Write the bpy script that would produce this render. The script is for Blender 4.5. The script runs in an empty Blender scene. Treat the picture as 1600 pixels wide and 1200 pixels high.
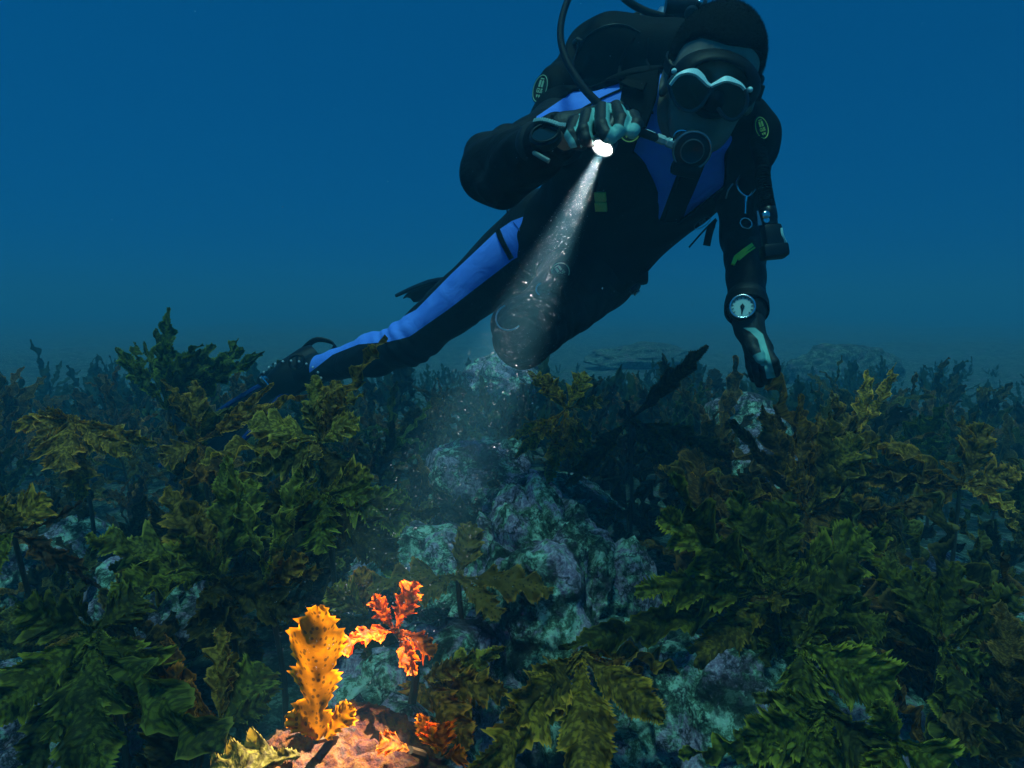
import bpy, bmesh, math, random
import numpy as np
from mathutils import Vector, Matrix, noise
from mathutils.bvhtree import BVHTree

SC = bpy.context.scene
COL = SC.collection
R = math.radians

# ------------------------------------------------------------------ camera
FPX = 1067.0                      # focal length in pixels of the 1600 px wide picture
PITCH = R(6.4)
CAM = Vector((0.0, 0.0, 0.78))
cam_data = bpy.data.cameras.new('camera')
cam_data.lens = 36.0 * FPX / 1600.0
cam_data.sensor_width = 36.0
cam_data.clip_start = 0.02
cam_data.clip_end = 500.0
cam_data.dof.use_dof = False
cam = bpy.data.objects.new('camera', cam_data)
COL.objects.link(cam)
cam.location = CAM
cam.rotation_euler = (math.pi / 2 - PITCH, 0, 0)
SC.camera = cam
CR = Vector((1, 0, 0))
CU = Vector((0, math.sin(PITCH), math.cos(PITCH)))
CF = Vector((0, math.cos(PITCH), -math.sin(PITCH)))

def at(px, py, d):
    """world point d metres in front of the camera, seen in the direction of a pixel"""
    return CAM + CF * d + CR * ((px - 800) / FPX * d) + CU * ((600 - py) / FPX * d)

def cvec(x, y, z):
    """direction given as right, up, towards the camera"""
    return (CR * x + CU * y - CF * z)

def on_ground(px, py, z=0.0):
    v = CF + CR * ((px - 800) / FPX) + CU * ((600 - py) / FPX)
    return CAM + v * ((z - CAM.z) / v.z)

# ------------------------------------------------------------------ light under water
SUN_EL, SUN_AZ = R(74), R(200)
world = bpy.data.worlds.new('World')
SC.world = world
world.use_nodes = True
nt = world.node_tree
nt.nodes.clear()
wo = nt.nodes.new('ShaderNodeOutputWorld')
bg = nt.nodes.new('ShaderNodeBackground')
sky = nt.nodes.new('ShaderNodeTexSky')
sky.sky_type = 'NISHITA'
sky.sun_disc = False
sky.sun_elevation = SUN_EL
sky.sun_rotation = SUN_AZ
tint = nt.nodes.new('ShaderNodeMixRGB')
tint.blend_type = 'MULTIPLY'
tint.inputs[0].default_value = 1.0
tint.inputs[2].default_value = (0.002, 0.455, 0.82, 1)    # what the water column lets through
tcw = nt.nodes.new('ShaderNodeTexCoord')
vm = nt.nodes.new('ShaderNodeVectorMath'); vm.operation = 'MULTIPLY_ADD'
vm.inputs[1].default_value = (1.0, 1.0, 0.45)            # scattered light comes from everywhere: the dome is looked up higher than seen
vm.inputs[2].default_value = (-0.08, 0.0, 0.40)
vn = nt.nodes.new('ShaderNodeVectorMath'); vn.operation = 'NORMALIZE'
nt.links.new(tcw.outputs['Generated'], vm.inputs[0]); nt.links.new(vm.outputs[0], vn.inputs[0]); nt.links.new(vn.outputs[0], sky.inputs['Vector'])
nt.links.new(sky.outputs[0], tint.inputs[1])
nt.links.new(tint.outputs[0], bg.inputs[0])
bg.inputs[1].default_value = 0.064
nt.links.new(bg.outputs[0], wo.inputs[0])

sun_data = bpy.data.lights.new('sun', 'SUN')
sun_data.energy = 1.5
sun_data.angle = R(14)
sun_data.color = (0.34, 0.97, 0.88)
sun = bpy.data.objects.new('sun', sun_data)
COL.objects.link(sun)
sun.rotation_euler = (math.pi / 2 - SUN_EL, 0, math.pi - SUN_AZ)

SC.view_settings.view_transform = 'Standard'
SC.view_settings.look = 'None'
SC.view_settings.gamma = 1.0
SC.view_settings.exposure = 0.35
SC.render.engine = 'CYCLES'
cy = SC.cycles
cy.use_denoising = True
try:
    cy.denoiser = 'OPENIMAGEDENOISE'
    cy.denoising_input_passes = 'RGB_ALBEDO_NORMAL'
except Exception:
    pass
cy.max_bounces = 5
cy.diffuse_bounces = 2
cy.glossy_bounces = 2
cy.transmission_bounces = 4
cy.transparent_max_bounces = 8
cy.volume_bounces = 1
cy.caustics_reflective = False
cy.caustics_refractive = False
cy.use_adaptive_sampling = True
cy.adaptive_threshold = 0.02

# ------------------------------------------------------------------ small helpers
def link(o, parent=None):
    COL.objects.link(o)
    if parent is not None:
        o.parent = parent
    return o

def tag(o, label=None, cat=None, group=None, kind=None):
    if label: o['label'] = label
    if cat: o['category'] = cat
    if group: o['group'] = group
    if kind: o['kind'] = kind
    return o

def empty(name, loc):
    o = bpy.data.objects.new(name, None)
    o.empty_display_size = 0.05
    o.location = loc
    return link(o)

def mesh_obj(name, verts, faces, mat=None, parent=None, smooth=True):
    me = bpy.data.meshes.new(name)
    me.from_pydata([tuple(v) for v in verts], [], [tuple(f) for f in faces])
    me.update()
    if mat: me.materials.append(mat)
    if smooth:
        me.polygons.foreach_set('use_smooth', [True] * len(me.polygons))
    o = bpy.data.objects.new(name, me)
    link(o, parent)
    if parent is not None:
        o.matrix_parent_inverse = Matrix.Translation(-parent.location)
    return o

class Geo:
    """collects shapes and links them as one mesh"""
    def __init__(s): s.v = []; s.f = []
    def add(s, vs, fs):
        n = len(s.v)
        s.v += [Vector(v) for v in vs]
        s.f += [tuple(i + n for i in f) for f in fs]
    def tube(s, pts, rad, n=12, caps=True, up=None):
        pts = [Vector(p) for p in pts]
        rads = rad if isinstance(rad, (list, tuple)) else [rad] * len(pts)
        vs, fs = [], []
        t0 = (pts[1] - pts[0]).normalized()
        a = up if up else Vector((0.31, 0.53, 0.79))
        x = (a - t0 * a.dot(t0)).normalized()
        for i, p in enumerate(pts):
            if i == 0: t = t0
            elif i == len(pts) - 1: t = (pts[i] - pts[i - 1]).normalized()
            else: t = (pts[i + 1] - pts[i - 1]).normalized()
            x = (x - t * x.dot(t)).normalized()
            y = t.cross(x)
            for k in range(n):
                an = 2 * math.pi * k / n
                vs.append(p + (x * math.cos(an) + y * math.sin(an)) * rads[i])
        for i in range(len(pts) - 1):
            for k in range(n):
                k2 = (k + 1) % n
                fs.append((i * n + k, i * n + k2, (i + 1) * n + k2, (i + 1) * n + k))
        if caps:
            fs.append(tuple(range(n))[::-1])
            fs.append(tuple((len(pts) - 1) * n + k for k in range(n)))
        s.add(vs, fs)
        return s
    def lathe(s, base, axis, prof, n=28, ref=None):
        """prof: list of (along, radius)"""
        axis = Vector(axis).normalized()
        a = ref if ref else Vector((0.31, 0.53, 0.79))
        x = (a - axis * a.dot(axis)).normalized(); y = axis.cross(x)
        vs, fs = [], []
        for (h, r) in prof:
            for k in range(n):
                an = 2 * math.pi * k / n
                vs.append(Vector(base) + axis * h + (x * math.cos(an) + y * math.sin(an)) * max(r, 1e-5))
        for i in range(len(prof) - 1):
            for k in range(n):
                k2 = (k + 1) % n
                fs.append((i * n + k, i * n + k2, (i + 1) * n + k2, (i + 1) * n + k))
        s.add(vs, fs)
        return s
    def torus(s, c, axis, r, w, n=36, m=8, a0=0.0, a1=2 * math.pi, ref=None, sx=1.0, sy=1.0):
        axis = Vector(axis).normalized()
        a = ref if ref else Vector((0.31, 0.53, 0.79))
        x = (a - axis * a.dot(axis)).normalized(); y = axis.cross(x)
        full = abs(a1 - a0 - 2 * math.pi) < 1e-6
        pts = []
        for k in range(n + (0 if full else 1)):
            an = a0 + (a1 - a0) * k / n
            pts.append(Vector(c) + x * math.cos(an) * r * sx + y * math.sin(an) * r * sy)
        if full: pts.append(pts[0] + (pts[1] - pts[0]) * 1e-4)
        s.tube(pts, w, m, caps=not full, up=axis)
        return s
    def box(s, c, x, y, z, sx, sy, sz, b=0.15):
        """box with bevelled edges, axes x y z, full sizes"""
        c = Vector(c); x = Vector(x).normalized(); y = Vector(y).normalized(); z = Vector(z).normalized()
        bm = bmesh.new()
        bmesh.ops.create_cube(bm, size=1.0)
        for v in bm.verts:
            v.co = Vector((v.co.x * sx, v.co.y * sy, v.co.z * sz))
        w = min(sx, sy, sz) * b
        if w > 0:
            bmesh.ops.bevel(bm, geom=list(bm.edges), offset=w, segments=2, affect='EDGES', profile=0.6)
        bm.verts.index_update()
        s.add([c + x * v.co.x + y * v.co.y + z * v.co.z for v in bm.verts],
              [[v.index for v in f.verts] for f in bm.faces])
        bm.free()
        return s
    def ribbon(s, pts, sides, width, thick):
        """flat strap: pts along it, sides = across directions"""
        vs, fs = [], []
        n = len(pts)
        ws = width if isinstance(width, (list, tuple)) else [width] * n
        for i in range(n):
            p = Vector(pts[i])
            t = (Vector(pts[min(i + 1, n - 1)]) - Vector(pts[max(i - 1, 0)])).normalized()
            a = Vector(sides[i] if isinstance(sides, list) else sides)
            a = (a - t * a.dot(t)).normalized()
            nn = a.cross(t)
            w = ws[i] / 2
            for (da, dn) in ((-w, 0), (-w * .96, thick / 2), (w * .96, thick / 2), (w, 0), (w * .96, -thick / 2), (-w * .96, -thick / 2)):
                vs.append(p + a * da + nn * dn)
        for i in range(n - 1):
            for k in range(6):
                k2 = (k + 1) % 6
                fs.append((i * 6 + k, i * 6 + k2, (i + 1) * 6 + k2, (i + 1) * 6 + k))
        fs.append(tuple(range(6))[::-1]); fs.append(tuple((n - 1) * 6 + k for k in range(6)))
        s.add(vs, fs)
        return s
    def poly(s, pts, n, thick):
        """flat convex plate with outline pts, thickened along n"""
        k = len(pts); n = Vector(n).normalized()
        vs = [Vector(p) + n * thick / 2 for p in pts] + [Vector(p) - n * thick / 2 for p in pts]
        fs = [tuple(range(k)), tuple(range(k, 2 * k))[::-1]]
        for i in range(k):
            j = (i + 1) % k
            fs.append((i, i + k, j + k, j))
        s.add(vs, fs)
        return s
    def obj(s, name, mat, parent=None, smooth=True, angle=40):
        o = mesh_obj(name, s.v, s.f, mat, parent, smooth)
        bm = bmesh.new(); bm.from_mesh(o.data)
        bmesh.ops.recalc_face_normals(bm, faces=bm.faces)
        if smooth:
            for e in bm.edges:
                if len(e.link_faces) == 2 and e.calc_face_angle(0) > R(angle): e.smooth = False
        bm.to_mesh(o.data); bm.free()
        return o

def spline(pts, n=8):
    """Catmull-Rom through points"""
    P = [Vector(p) for p in pts]
    P = [P[0] * 2 - P[1]] + P + [P[-1] * 2 - P[-2]]
    out = []
    for i in range(1, len(P) - 2):
        a, b, c, d = P[i - 1], P[i], P[i + 1], P[i + 2]
        for k in range(n):
            t = k / n
            out.append(0.5 * ((2 * b) + (c - a) * t + (2 * a - 5 * b + 4 * c - d) * t * t + (3 * b - a - 3 * c + d) * t ** 3))
    out.append(P[-2])
    return out

# ------------------------------------------------------------------ materials
def mat_new(name):
    m = bpy.data.materials.new(name)
    m.use_nodes = True
    t = m.node_tree
    t.nodes.clear()
    out = t.nodes.new('ShaderNodeOutputMaterial')
    return m, t, out

def N(t, kind, **kw):
    n = t.nodes.new(kind)
    for k, v in kw.items():
        setattr(n, k, v)
    return n

def plain(name, col, rough=0.6, metal=0.0, bump=0.0, bscale=200.0, spec=0.5, var=0.0):
    m, t, out = mat_new(name)
    p = N(t, 'ShaderNodeBsdfPrincipled')
    p.inputs['Base Color'].default_value = (*col, 1)
    p.inputs['Roughness'].default_value = rough
    p.inputs['Metallic'].default_value = metal
    p.inputs['Specular IOR Level'].default_value = spec
    co = N(t, 'ShaderNodeTexCoord')
    if bump:
        nz = N(t, 'ShaderNodeTexNoise')
        nz.inputs['Scale'].default_value = bscale
        nz.inputs['Detail'].default_value = 3
        t.links.new(co.outputs['Object'], nz.inputs['Vector'])
        b = N(t, 'ShaderNodeBump')
        b.inputs['Strength'].default_value = bump
        b.inputs['Distance'].default_value = 0.002
        t.links.new(nz.outputs[0], b.inputs['Height'])
        t.links.new(b.outputs[0], p.inputs['Normal'])
    if var:
        nz = N(t, 'ShaderNodeTexNoise')
        nz.inputs['Scale'].default_value = 18
        nz.inputs['Detail'].default_value = 5
        t.links.new(co.outputs['Object'], nz.inputs['Vector'])
        rp = N(t, 'ShaderNodeValToRGB')
        rp.color_ramp.elements[0].position = 0.35
        rp.color_ramp.elements[1].position = 0.65
        rp.color_ramp.elements[0].color = (*[c * (1 - var) for c in col], 1)
        rp.color_ramp.elements[1].color = (*[min(1, c * (1 + var)) for c in col], 1)
        t.links.new(nz.outputs[0], rp.inputs[0])
        t.links.new(rp.outputs[0], p.inputs['Base Color'])
    t.links.new(p.outputs[0], out.inputs[0])
    return m

def ramp(t, stops, interp='LINEAR'):
    r = N(t, 'ShaderNodeValToRGB')
    cr = r.color_ramp
    cr.interpolation = interp
    while len(cr.elements) < len(stops): cr.elements.new(0.5)
    for e, (p, c) in zip(cr.elements, stops):
        e.position = p
        e.color = (*c, 1) if len(c) == 3 else c
    return r

def noise_tex(t, vec, scale, detail=4, rough=0.55, dist=0.0):
    n = N(t, 'ShaderNodeTexNoise')
    n.inputs['Scale'].default_value = scale
    n.inputs['Detail'].default_value = detail
    n.inputs['Roughness'].default_value = rough
    n.inputs['Distortion'].default_value = dist
    t.links.new(vec, n.inputs['Vector'])
    return n

def mixrgb(t, fac, a, b, mode='MIX'):
    m = N(t, 'ShaderNodeMixRGB', blend_type=mode)
    for sock, v in ((m.inputs[0], fac), (m.inputs[1], a), (m.inputs[2], b)):
        if isinstance(v, (int, float)): sock.default_value = v
        elif isinstance(v, tuple): sock.default_value = (*v, 1) if len(v) == 3 else v
        else: t.links.new(v, sock)
    return m.outputs[0]

def rock_material(name, purple=0.5, dark=0.0, warm=0.0):
    m, t, out = mat_new(name)
    co = N(t, 'ShaderNodeTexCoord')
    gm = N(t, 'ShaderNodeNewGeometry')
    vec = gm.outputs['Position']
    n1 = noise_tex(t, vec, 13, 8, 0.72, 0.3)
    n2 = noise_tex(t, vec, 38, 8, 0.78, 0.15)
    n3 = noise_tex(t, vec, 130, 5, 0.75)
    n4 = noise_tex(t, vec, 9, 6, 0.7, 1.0)
    # bare rock with turf, pale green crust, lilac coralline crust, dark pits
    base = ramp(t, [(0.33, (0.020, 0.026, 0.018)), (0.43, (0.085, 0.12, 0.065)), (0.50, (0.20, 0.34, 0.20)), (0.545, (0.62, 0.90, 0.68)), (0.70, (0.80, 0.95, 0.84))])
    t.links.new(n2.outputs[0], base.inputs[0])
    lil = ramp(t, [(0.34, (0.14, 0.08, 0.14)), (0.5, (0.50, 0.35, 0.50)), (0.62, (0.85, 0.72, 0.85))])
    t.links.new(n3.outputs[0], lil.inputs[0])
    f1 = ramp(t, [(0.50 - 0.12 * (purple - 0.5), (0, 0, 0)), (0.56 - 0.12 * (purple - 0.5), (1, 1, 1))])
    t.links.new(n1.outputs[0], f1.inputs[0])
    c = mixrgb(t, f1.outputs[0], base.outputs[0], lil.outputs[0])
    f2 = ramp(t, [(0.43, (1, 1, 1)), (0.52, (0, 0, 0))])
    t.links.new(n4.outputs[0], f2.inputs[0])
    c = mixrgb(t, f2.outputs[0], c, mixrgb(t, 1.0, c, (0.16, 0.16, 0.15), 'MULTIPLY'))
    vr = N(t, 'ShaderNodeTexVoronoi'); vr.inputs['Scale'].default_value = 110
    t.links.new(vec, vr.inputs['Vector'])
    f3 = ramp(t, [(0.0, (1, 1, 1)), (0.22, (0, 0, 0))])
    t.links.new(vr.outputs['Distance'], f3.inputs[0])
    sc = N(t, 'ShaderNodeMath', operation='MULTIPLY'); sc.inputs[1].default_value = 0.55
    t.links.new(f3.outputs[0], sc.inputs[0])
    c = mixrgb(t, sc.outputs[0], c, (0.03, 0.03, 0.025))
    cv = N(t, 'ShaderNodeTexVoronoi'); cv.feature = 'DISTANCE_TO_EDGE'; cv.inputs['Scale'].default_value = 8.5
    nd = noise_tex(t, vec, 16, 5, 0.65); ds = N(t, 'ShaderNodeVectorMath', operation='SCALE'); ds.inputs['Scale'].default_value = 0.16
    av = N(t, 'ShaderNodeVectorMath', operation='ADD')
    t.links.new(nd.outputs['Color'], ds.inputs[0]); t.links.new(vec, av.inputs[0]); t.links.new(ds.outputs[0], av.inputs[1]); t.links.new(av.outputs[0], cv.inputs['Vector'])
    cr = ramp(t, [(0.0, (1, 1, 1)), (0.055, (0, 0, 0))])
    t.links.new(cv.outputs['Distance'], cr.inputs[0])
    c = mixrgb(t, cr.outputs[0], c, (0.02, 0.02, 0.018))
    if warm:
        hue = ramp(t, [(0.36, (0.03, 0.006, 0.003)), (0.45, (0.13, 0.025, 0.010)), (0.53, (0.22, 0.065, 0.004)), (0.60, (0.25, 0.105, 0.006)), (0.70, (0.26, 0.085, 0.05))])
        nh = noise_tex(t, vec, 75, 6, 0.75, 0.3)
        t.links.new(nh.outputs[0], hue.inputs[0])
        c = mixrgb(t, warm, c, hue.outputs[0])
    if dark:
        c = mixrgb(t, dark, c, (0.03, 0.045, 0.03))
    p = N(t, 'ShaderNodeBsdfPrincipled')
    p.inputs['Roughness'].default_value = 0.8
    p.inputs['Specular IOR Level'].default_value = 0.25
    t.links.new(c, p.inputs['Base Color'])
    h = N(t, 'ShaderNodeMath', operation='MULTIPLY_ADD'); h.inputs[1].default_value = 0.35
    t.links.new(n3.outputs[0], h.inputs[0]); t.links.new(n2.outputs[0], h.inputs[2])
    b = N(t, 'ShaderNodeBump'); b.inputs['Strength'].default_value = 1.0; b.inputs['Distance'].default_value = 0.022
    t.links.new(h.outputs[0], b.inputs['Height'])
    t.links.new(b.outputs[0], p.inputs['Normal'])
    t.links.new(p.outputs[0], out.inputs[0])
    return m

def kelp_material(name='kelp_blade', wamt=0.8, dots=140, dotr=0.20, bump=0.6):
    m, t, out = mat_new(name)
    uv = N(t, 'ShaderNodeUVMap')
    oi = N(t, 'ShaderNodeObjectInfo')
    at_ = N(t, 'ShaderNodeAttribute', attribute_name='rim')
    loc = N(t, 'ShaderNodeVectorMath', operation='ADD')
    rs = N(t, 'ShaderNodeMath', operation='MULTIPLY'); rs.inputs[1].default_value = 37.0
    t.links.new(oi.outputs['Random'], rs.inputs[0])
    t.links.new(uv.outputs[0], loc.inputs[0]); t.links.new(rs.outputs[0], loc.inputs[1])
    v = loc.outputs[0]
    n1 = noise_tex(t, v, 9, 4, 0.6)
    n2 = noise_tex(t, v, 60, 3, 0.6, 0.8)
    # stretched wrinkles across the blade
    mp = N(t, 'ShaderNodeMapping'); mp.inputs['Scale'].default_value = (1.0, 1.5, 1.0)
    t.links.new(v, mp.inputs['Vector'])
    wr = noise_tex(t, mp.outputs[0], 165, 2, 0.55, 0.3)
    ce = N(t, 'ShaderNodeTexVoronoi'); ce.feature = 'SMOOTH_F1'; ce.inputs['Scale'].default_value = 150; ce.inputs['Smoothness'].default_value = 0.25
    wv = N(t, 'ShaderNodeVectorMath', operation='ADD')
    dn = N(t, 'ShaderNodeVectorMath', operation='SCALE'); dn.inputs['Scale'].default_value = 0.012
    nd = noise_tex(t, v, 45, 2, 0.5); t.links.new(nd.outputs['Color'], dn.inputs[0])
    t.links.new(v, wv.inputs[0]); t.links.new(dn.outputs[0], wv.inputs[1]); t.links.new(wv.outputs[0], ce.inputs['Vector'])
    cell = N(t, 'ShaderNodeMath', operation='MULTIPLY_ADD'); cell.inputs[1].default_value = -0.75
    t.links.new(ce.outputs['Distance'], cell.inputs[0]); t.links.new(wr.outputs[0], cell.inputs[2])
    cofs = N(t, 'ShaderNodeMath', operation='ADD'); cofs.inputs[1].default_value = 0.32
    t.links.new(cell.outputs[0], cofs.inputs[0])
    tone = ramp(t, [(0.3, (0.55, 0.55, 0.55)), (0.7, (1.45, 1.45, 1.45))])
    t.links.new(n1.outputs[0], tone.inputs[0])
    c = mixrgb(t, 1.0, oi.outputs['Color'], tone.outputs[0], 'MULTIPLY')
    wrr = ramp(t, [(0.36, (0.34, 0.30, 0.22)), (0.62, (1.42, 1.42, 1.25))])
    t.links.new(cofs.outputs[0], wrr.inputs[0])
    c = mixrgb(t, wamt, c, wrr.outputs[0], 'MULTIPLY')
    vo = N(t, 'ShaderNodeTexVoronoi'); vo.inputs['Scale'].default_value = dots; vo.inputs['Randomness'].default_value = 0.9
    t.links.new(v, vo.inputs['Vector'])
    dot = ramp(t, [(dotr, (1, 1, 1)), (dotr + 0.10, (0, 0, 0))])
    t.links.new(vo.outputs['Distance'], dot.inputs[0])
    sepv = N(t, 'ShaderNodeMath', operation='MULTIPLY'); sepv.inputs[1].default_value = 0.8
    t.links.new(dot.outputs[0], sepv.inputs[0])
    c = mixrgb(t, sepv.outputs[0], c, (0.030, 0.018, 0.006))
    rim = ramp(t, [(0.875, (0, 0, 0)), (0.97, (1, 1, 1))])
    t.links.new(at_.outputs['Fac'], rim.inputs[0])
    pale = mixrgb(t, 1.0, oi.outputs['Color'], (2.6, 2.3, 2.4), 'MULTIPLY')
    c = mixrgb(t, rim.outputs[0], c, pale)
    p = N(t, 'ShaderNodeBsdfPrincipled')
    p.inputs['Roughness'].default_value = 0.6
    p.inputs['Specular IOR Level'].default_value = 0.12
    t.links.new(c, p.inputs['Base Color'])
    b = N(t, 'ShaderNodeBump'); b.inputs['Strength'].default_value = bump; b.inputs['Distance'].default_value = 0.004
    t.links.new(cofs.outputs[0], b.inputs['Height'])
    t.links.new(b.outputs[0], p.inputs['Normal'])
    tr = N(t, 'ShaderNodeBsdfTranslucent')
    trc = mixrgb(t, 1.0, c, (1.25, 1.05, 0.5), 'MULTIPLY')
    t.links.new(trc, tr.inputs['Color'])
    mx = N(t, 'ShaderNodeMixShader'); mx.inputs[0].default_value = 0.42
    t.links.new(p.outputs[0], mx.inputs[1]); t.links.new(tr.outputs[0], mx.inputs[2])
    t.links.new(mx.outputs[0], out.inputs[0])
    return m
# ================================================================== THE SEABED
random.seed(7)
TORCH_W, TORCH_CONE = 370.0, 17.5
ROCK = rock_material('coralline_rock', 0.75)
ROCK_GREEN = rock_material('turf_rock', 0.56)
ROCK_WARM = rock_material('crusted_rock', 0.35, warm=0.94)
KELP = kelp_material()
KELP_SPOT = kelp_material('spotted_kelp_blade', 0.25, 190, 0.26, 0.10)
BED = rock_material('seabed_turf', 0.3, dark=0.7)
STIPE = plain('kelp_stipe', (0.085, 0.055, 0.022), 0.5, bump=0.4, bscale=90, var=0.3)

def ground_z(x, y):
    z = 0.07 * noise.noise(Vector((x * 0.55, y * 0.55, 3.1)))
    z += 0.05 * noise.noise(Vector((x * 1.7, y * 1.7, 9.4)))
    z += 0.022 * noise.noise(Vector((x * 5.0, y * 5.0, 1.4)))
    if y > 3.5:
        z += 0.10 * min(1.0, (y - 3.5) / 4) * (noise.noise(Vector((x * 0.35, y * 0.35, 5.5))) + 0.2)
    return z

def build_ground():
    nx, ny = 220, 240
    vs, fs = [], []
    for j in range(ny + 1):
        v = j / ny
        y = -2.5 + 10 * v + 110 * v ** 5
        for i in range(nx + 1):
            u = 2 * i / nx - 1
            x = (6 + 0.2 * max(y, 0)) * u + 70 * u ** 5
            z = ground_z(x, y)
            z += 0.012 * noise.noise(Vector((x * 14, y * 14, 7)))
            vs.append((x, y, z))
    for j in range(ny):
        for i in range(nx):
            a = j * (nx + 1) + i
            fs.append((a, a + 1, a + nx + 2, a + nx + 1))
    o = mesh_obj('seabed', vs, fs, BED)
    tag(o, kind='structure')
build_ground()

def rock_mesh(name, seed, sub=5, rough=0.28, knob=0.10):
    bm = bmesh.new()
    bmesh.ops.create_icosphere(bm, subdivisions=sub, radius=1.0)
    o = Vector((seed * 13.7, seed * 5.1, seed * 2.3))
    for v in bm.verts:
        p = v.co.copy()
        d = 1 + rough * noise.noise(p * 0.9 + o) + 0.55 * rough * noise.noise(p * 2.1 + o)
        c = noise.noise(p * 1.3 + o * 2)
        d -= 0.12 * max(0, abs(c) * -1 + 0.12) / 0.12          # cracks
        d += knob * noise.noise(p * 5.0 + o) + knob * 0.55 * noise.noise(p * 11 + o) + knob * 0.3 * noise.noise(p * 24 + o) + knob * 0.16 * noise.noise(p * 50 + o)
        v.co = p * d
    me = bpy.data.meshes.new(name)
    bm.to_mesh(me); bm.free()
    me.polygons.foreach_set('use_smooth', [True] * len(me.polygons))
    return me

ROCKS = []
def rock(px, py, d, size, label, seed, mat=None, rz=0.0, tilt=0.0, group=None, sink=0.0, sub=5, rough=0.28, knob=0.10):
    me = rock_mesh('rock', seed, sub, rough, knob)
    me.materials.append(mat or ROCK)
    o = link(bpy.data.objects.new('rock', me))
    c = at(px, py, d)
    o.location = c
    o.scale = size
    o.rotation_euler = (tilt, 0, rz)
    tag(o, label, 'rock', group)
    ROCKS.append(o)
    return o

# the bare ridge in the middle of the clearing
rock(845, 985, 1.26, (0.17, 0.25, 0.26), 'tall knobbly boulder with turquoise and lilac crust in the middle of the clearing', 1.3, ROCK_GREEN, 0.2, 0.1, sub=7, rough=0.40, knob=0.08)
rock(700, 905, 1.55, (0.24, 0.16, 0.13), 'low lilac crusted rock behind the spotted kelp of the clearing', 2.1, ROCK, -0.3)
rock(955, 1010, 1.30, (0.085, 0.10, 0.20), 'narrow upright lilac rock with a turquoise edge, against the tall knobbly boulder', 3.7, ROCK, 0.5)
rock(1100, 1160, 1.02, (0.17, 0.16, 0.15), 'broad green turfed rock at the bottom edge, right of the drooping brown kelp', 4.2, ROCK_GREEN, 0.8, sub=6)
rock(640, 1140, 0.98, (0.17, 0.15, 0.14), 'shaded purple rock just behind the torch-lit boulder', 5.5, ROCK, 0.1)
rock(760, 1110, 1.10, (0.10, 0.12, 0.17), 'steep dark rock with a mint green ridge below the tall knobbly boulder', 5.9, ROCK_GREEN, 0.3)
rock(745, 765, 2.35, (0.17, 0.17, 0.19), 'smooth dark violet boulder at the head of the clearing under the beam', 6.6, ROCK, 0.4, knob=0.05)
rock(865, 800, 2.05, (0.24, 0.18, 0.12), 'dark flat rock with a brown turf top beside the violet boulder', 7.2, ROCK_GREEN, 0.9)
rock(1205, 780, 2.05, (0.14, 0.16, 0.17), 'lilac boulder with a rough pale top between the brown kelps', 8.3, ROCK, 0.3)
rock(1165, 690, 2.7, (0.20, 0.20, 0.17), 'blue grey rounded boulder behind the lilac boulder, under the gloved hand', 9.1, ROCK, 1.0, knob=0.06)
rock(1445, 915, 1.62, (0.15, 0.12, 0.085), 'rounded bright lilac rock beside the turquoise flat at right', 10.4, ROCK, -0.2, knob=0.05)
rock(1540, 960, 1.75, (0.30, 0.25, 0.10), 'low turquoise and violet rock flat at the right edge', 11.6, ROCK_GREEN, 0.2)
rock(230, 965, 1.32, (0.12, 0.13, 0.12), 'lilac crusted rock showing through a gap in the kelp at left', 12.5, ROCK, 0.6)
rock(95, 895, 1.65, (0.17, 0.15, 0.11), 'turquoise speckled rock under the dark strap kelp at left', 13.3, ROCK_GREEN, 0.2)
rock(40, 1175, 1.0, (0.13, 0.14, 0.13), 'violet rock in the bottom left corner', 14.8, ROCK, 0.2)
rock(180, 1150, 1.12, (0.12, 0.11, 0.10), 'small blue violet rock between the bottom left kelps', 15.2, ROCK, 1.2)
rock(290, 850, 1.9, (0.16, 0.12, 0.10), 'bluish rock in the gap below the blue fin', 16.4, ROCK, 0.5)
rock(1340, 1170, 1.15, (0.16, 0.14, 0.12), 'dark blue rock between the two ribbed green kelps at bottom right', 17.1, ROCK, 0.5)
rock(1310, 590, 7.5, (0.7, 0.5, 0.34), 'hazy mound of rock far beyond the right-hand kelp', 18.9, BED, 0.3, knob=0.07)
rock(800, 592, 4.4, (0.30, 0.25, 0.17), 'pale hazy boulder behind the bent knee', 19.4, ROCK, 0.3, knob=0.06)
rock(1010, 560, 8.5, (0.9, 0.5, 0.16), 'faint blue mound of rock far behind the torch diver', 20.6, BED, 0.7, knob=0.07)
# the boulder that the torch lights, close to the camera
rock(520, 1282, 0.70, (0.132, 0.125, 0.092), 'orange and pink crusted boulder lit by the torch beam at the bottom edge', 22.2, ROCK_WARM, 0.2, sub=7, rough=0.14, knob=0.09)
rock(520, 1500, 0.80, (0.22, 0.22, 0.26), 'dark rock that carries the torch-lit boulder', 23.5, ROCK, 0.2)

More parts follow.
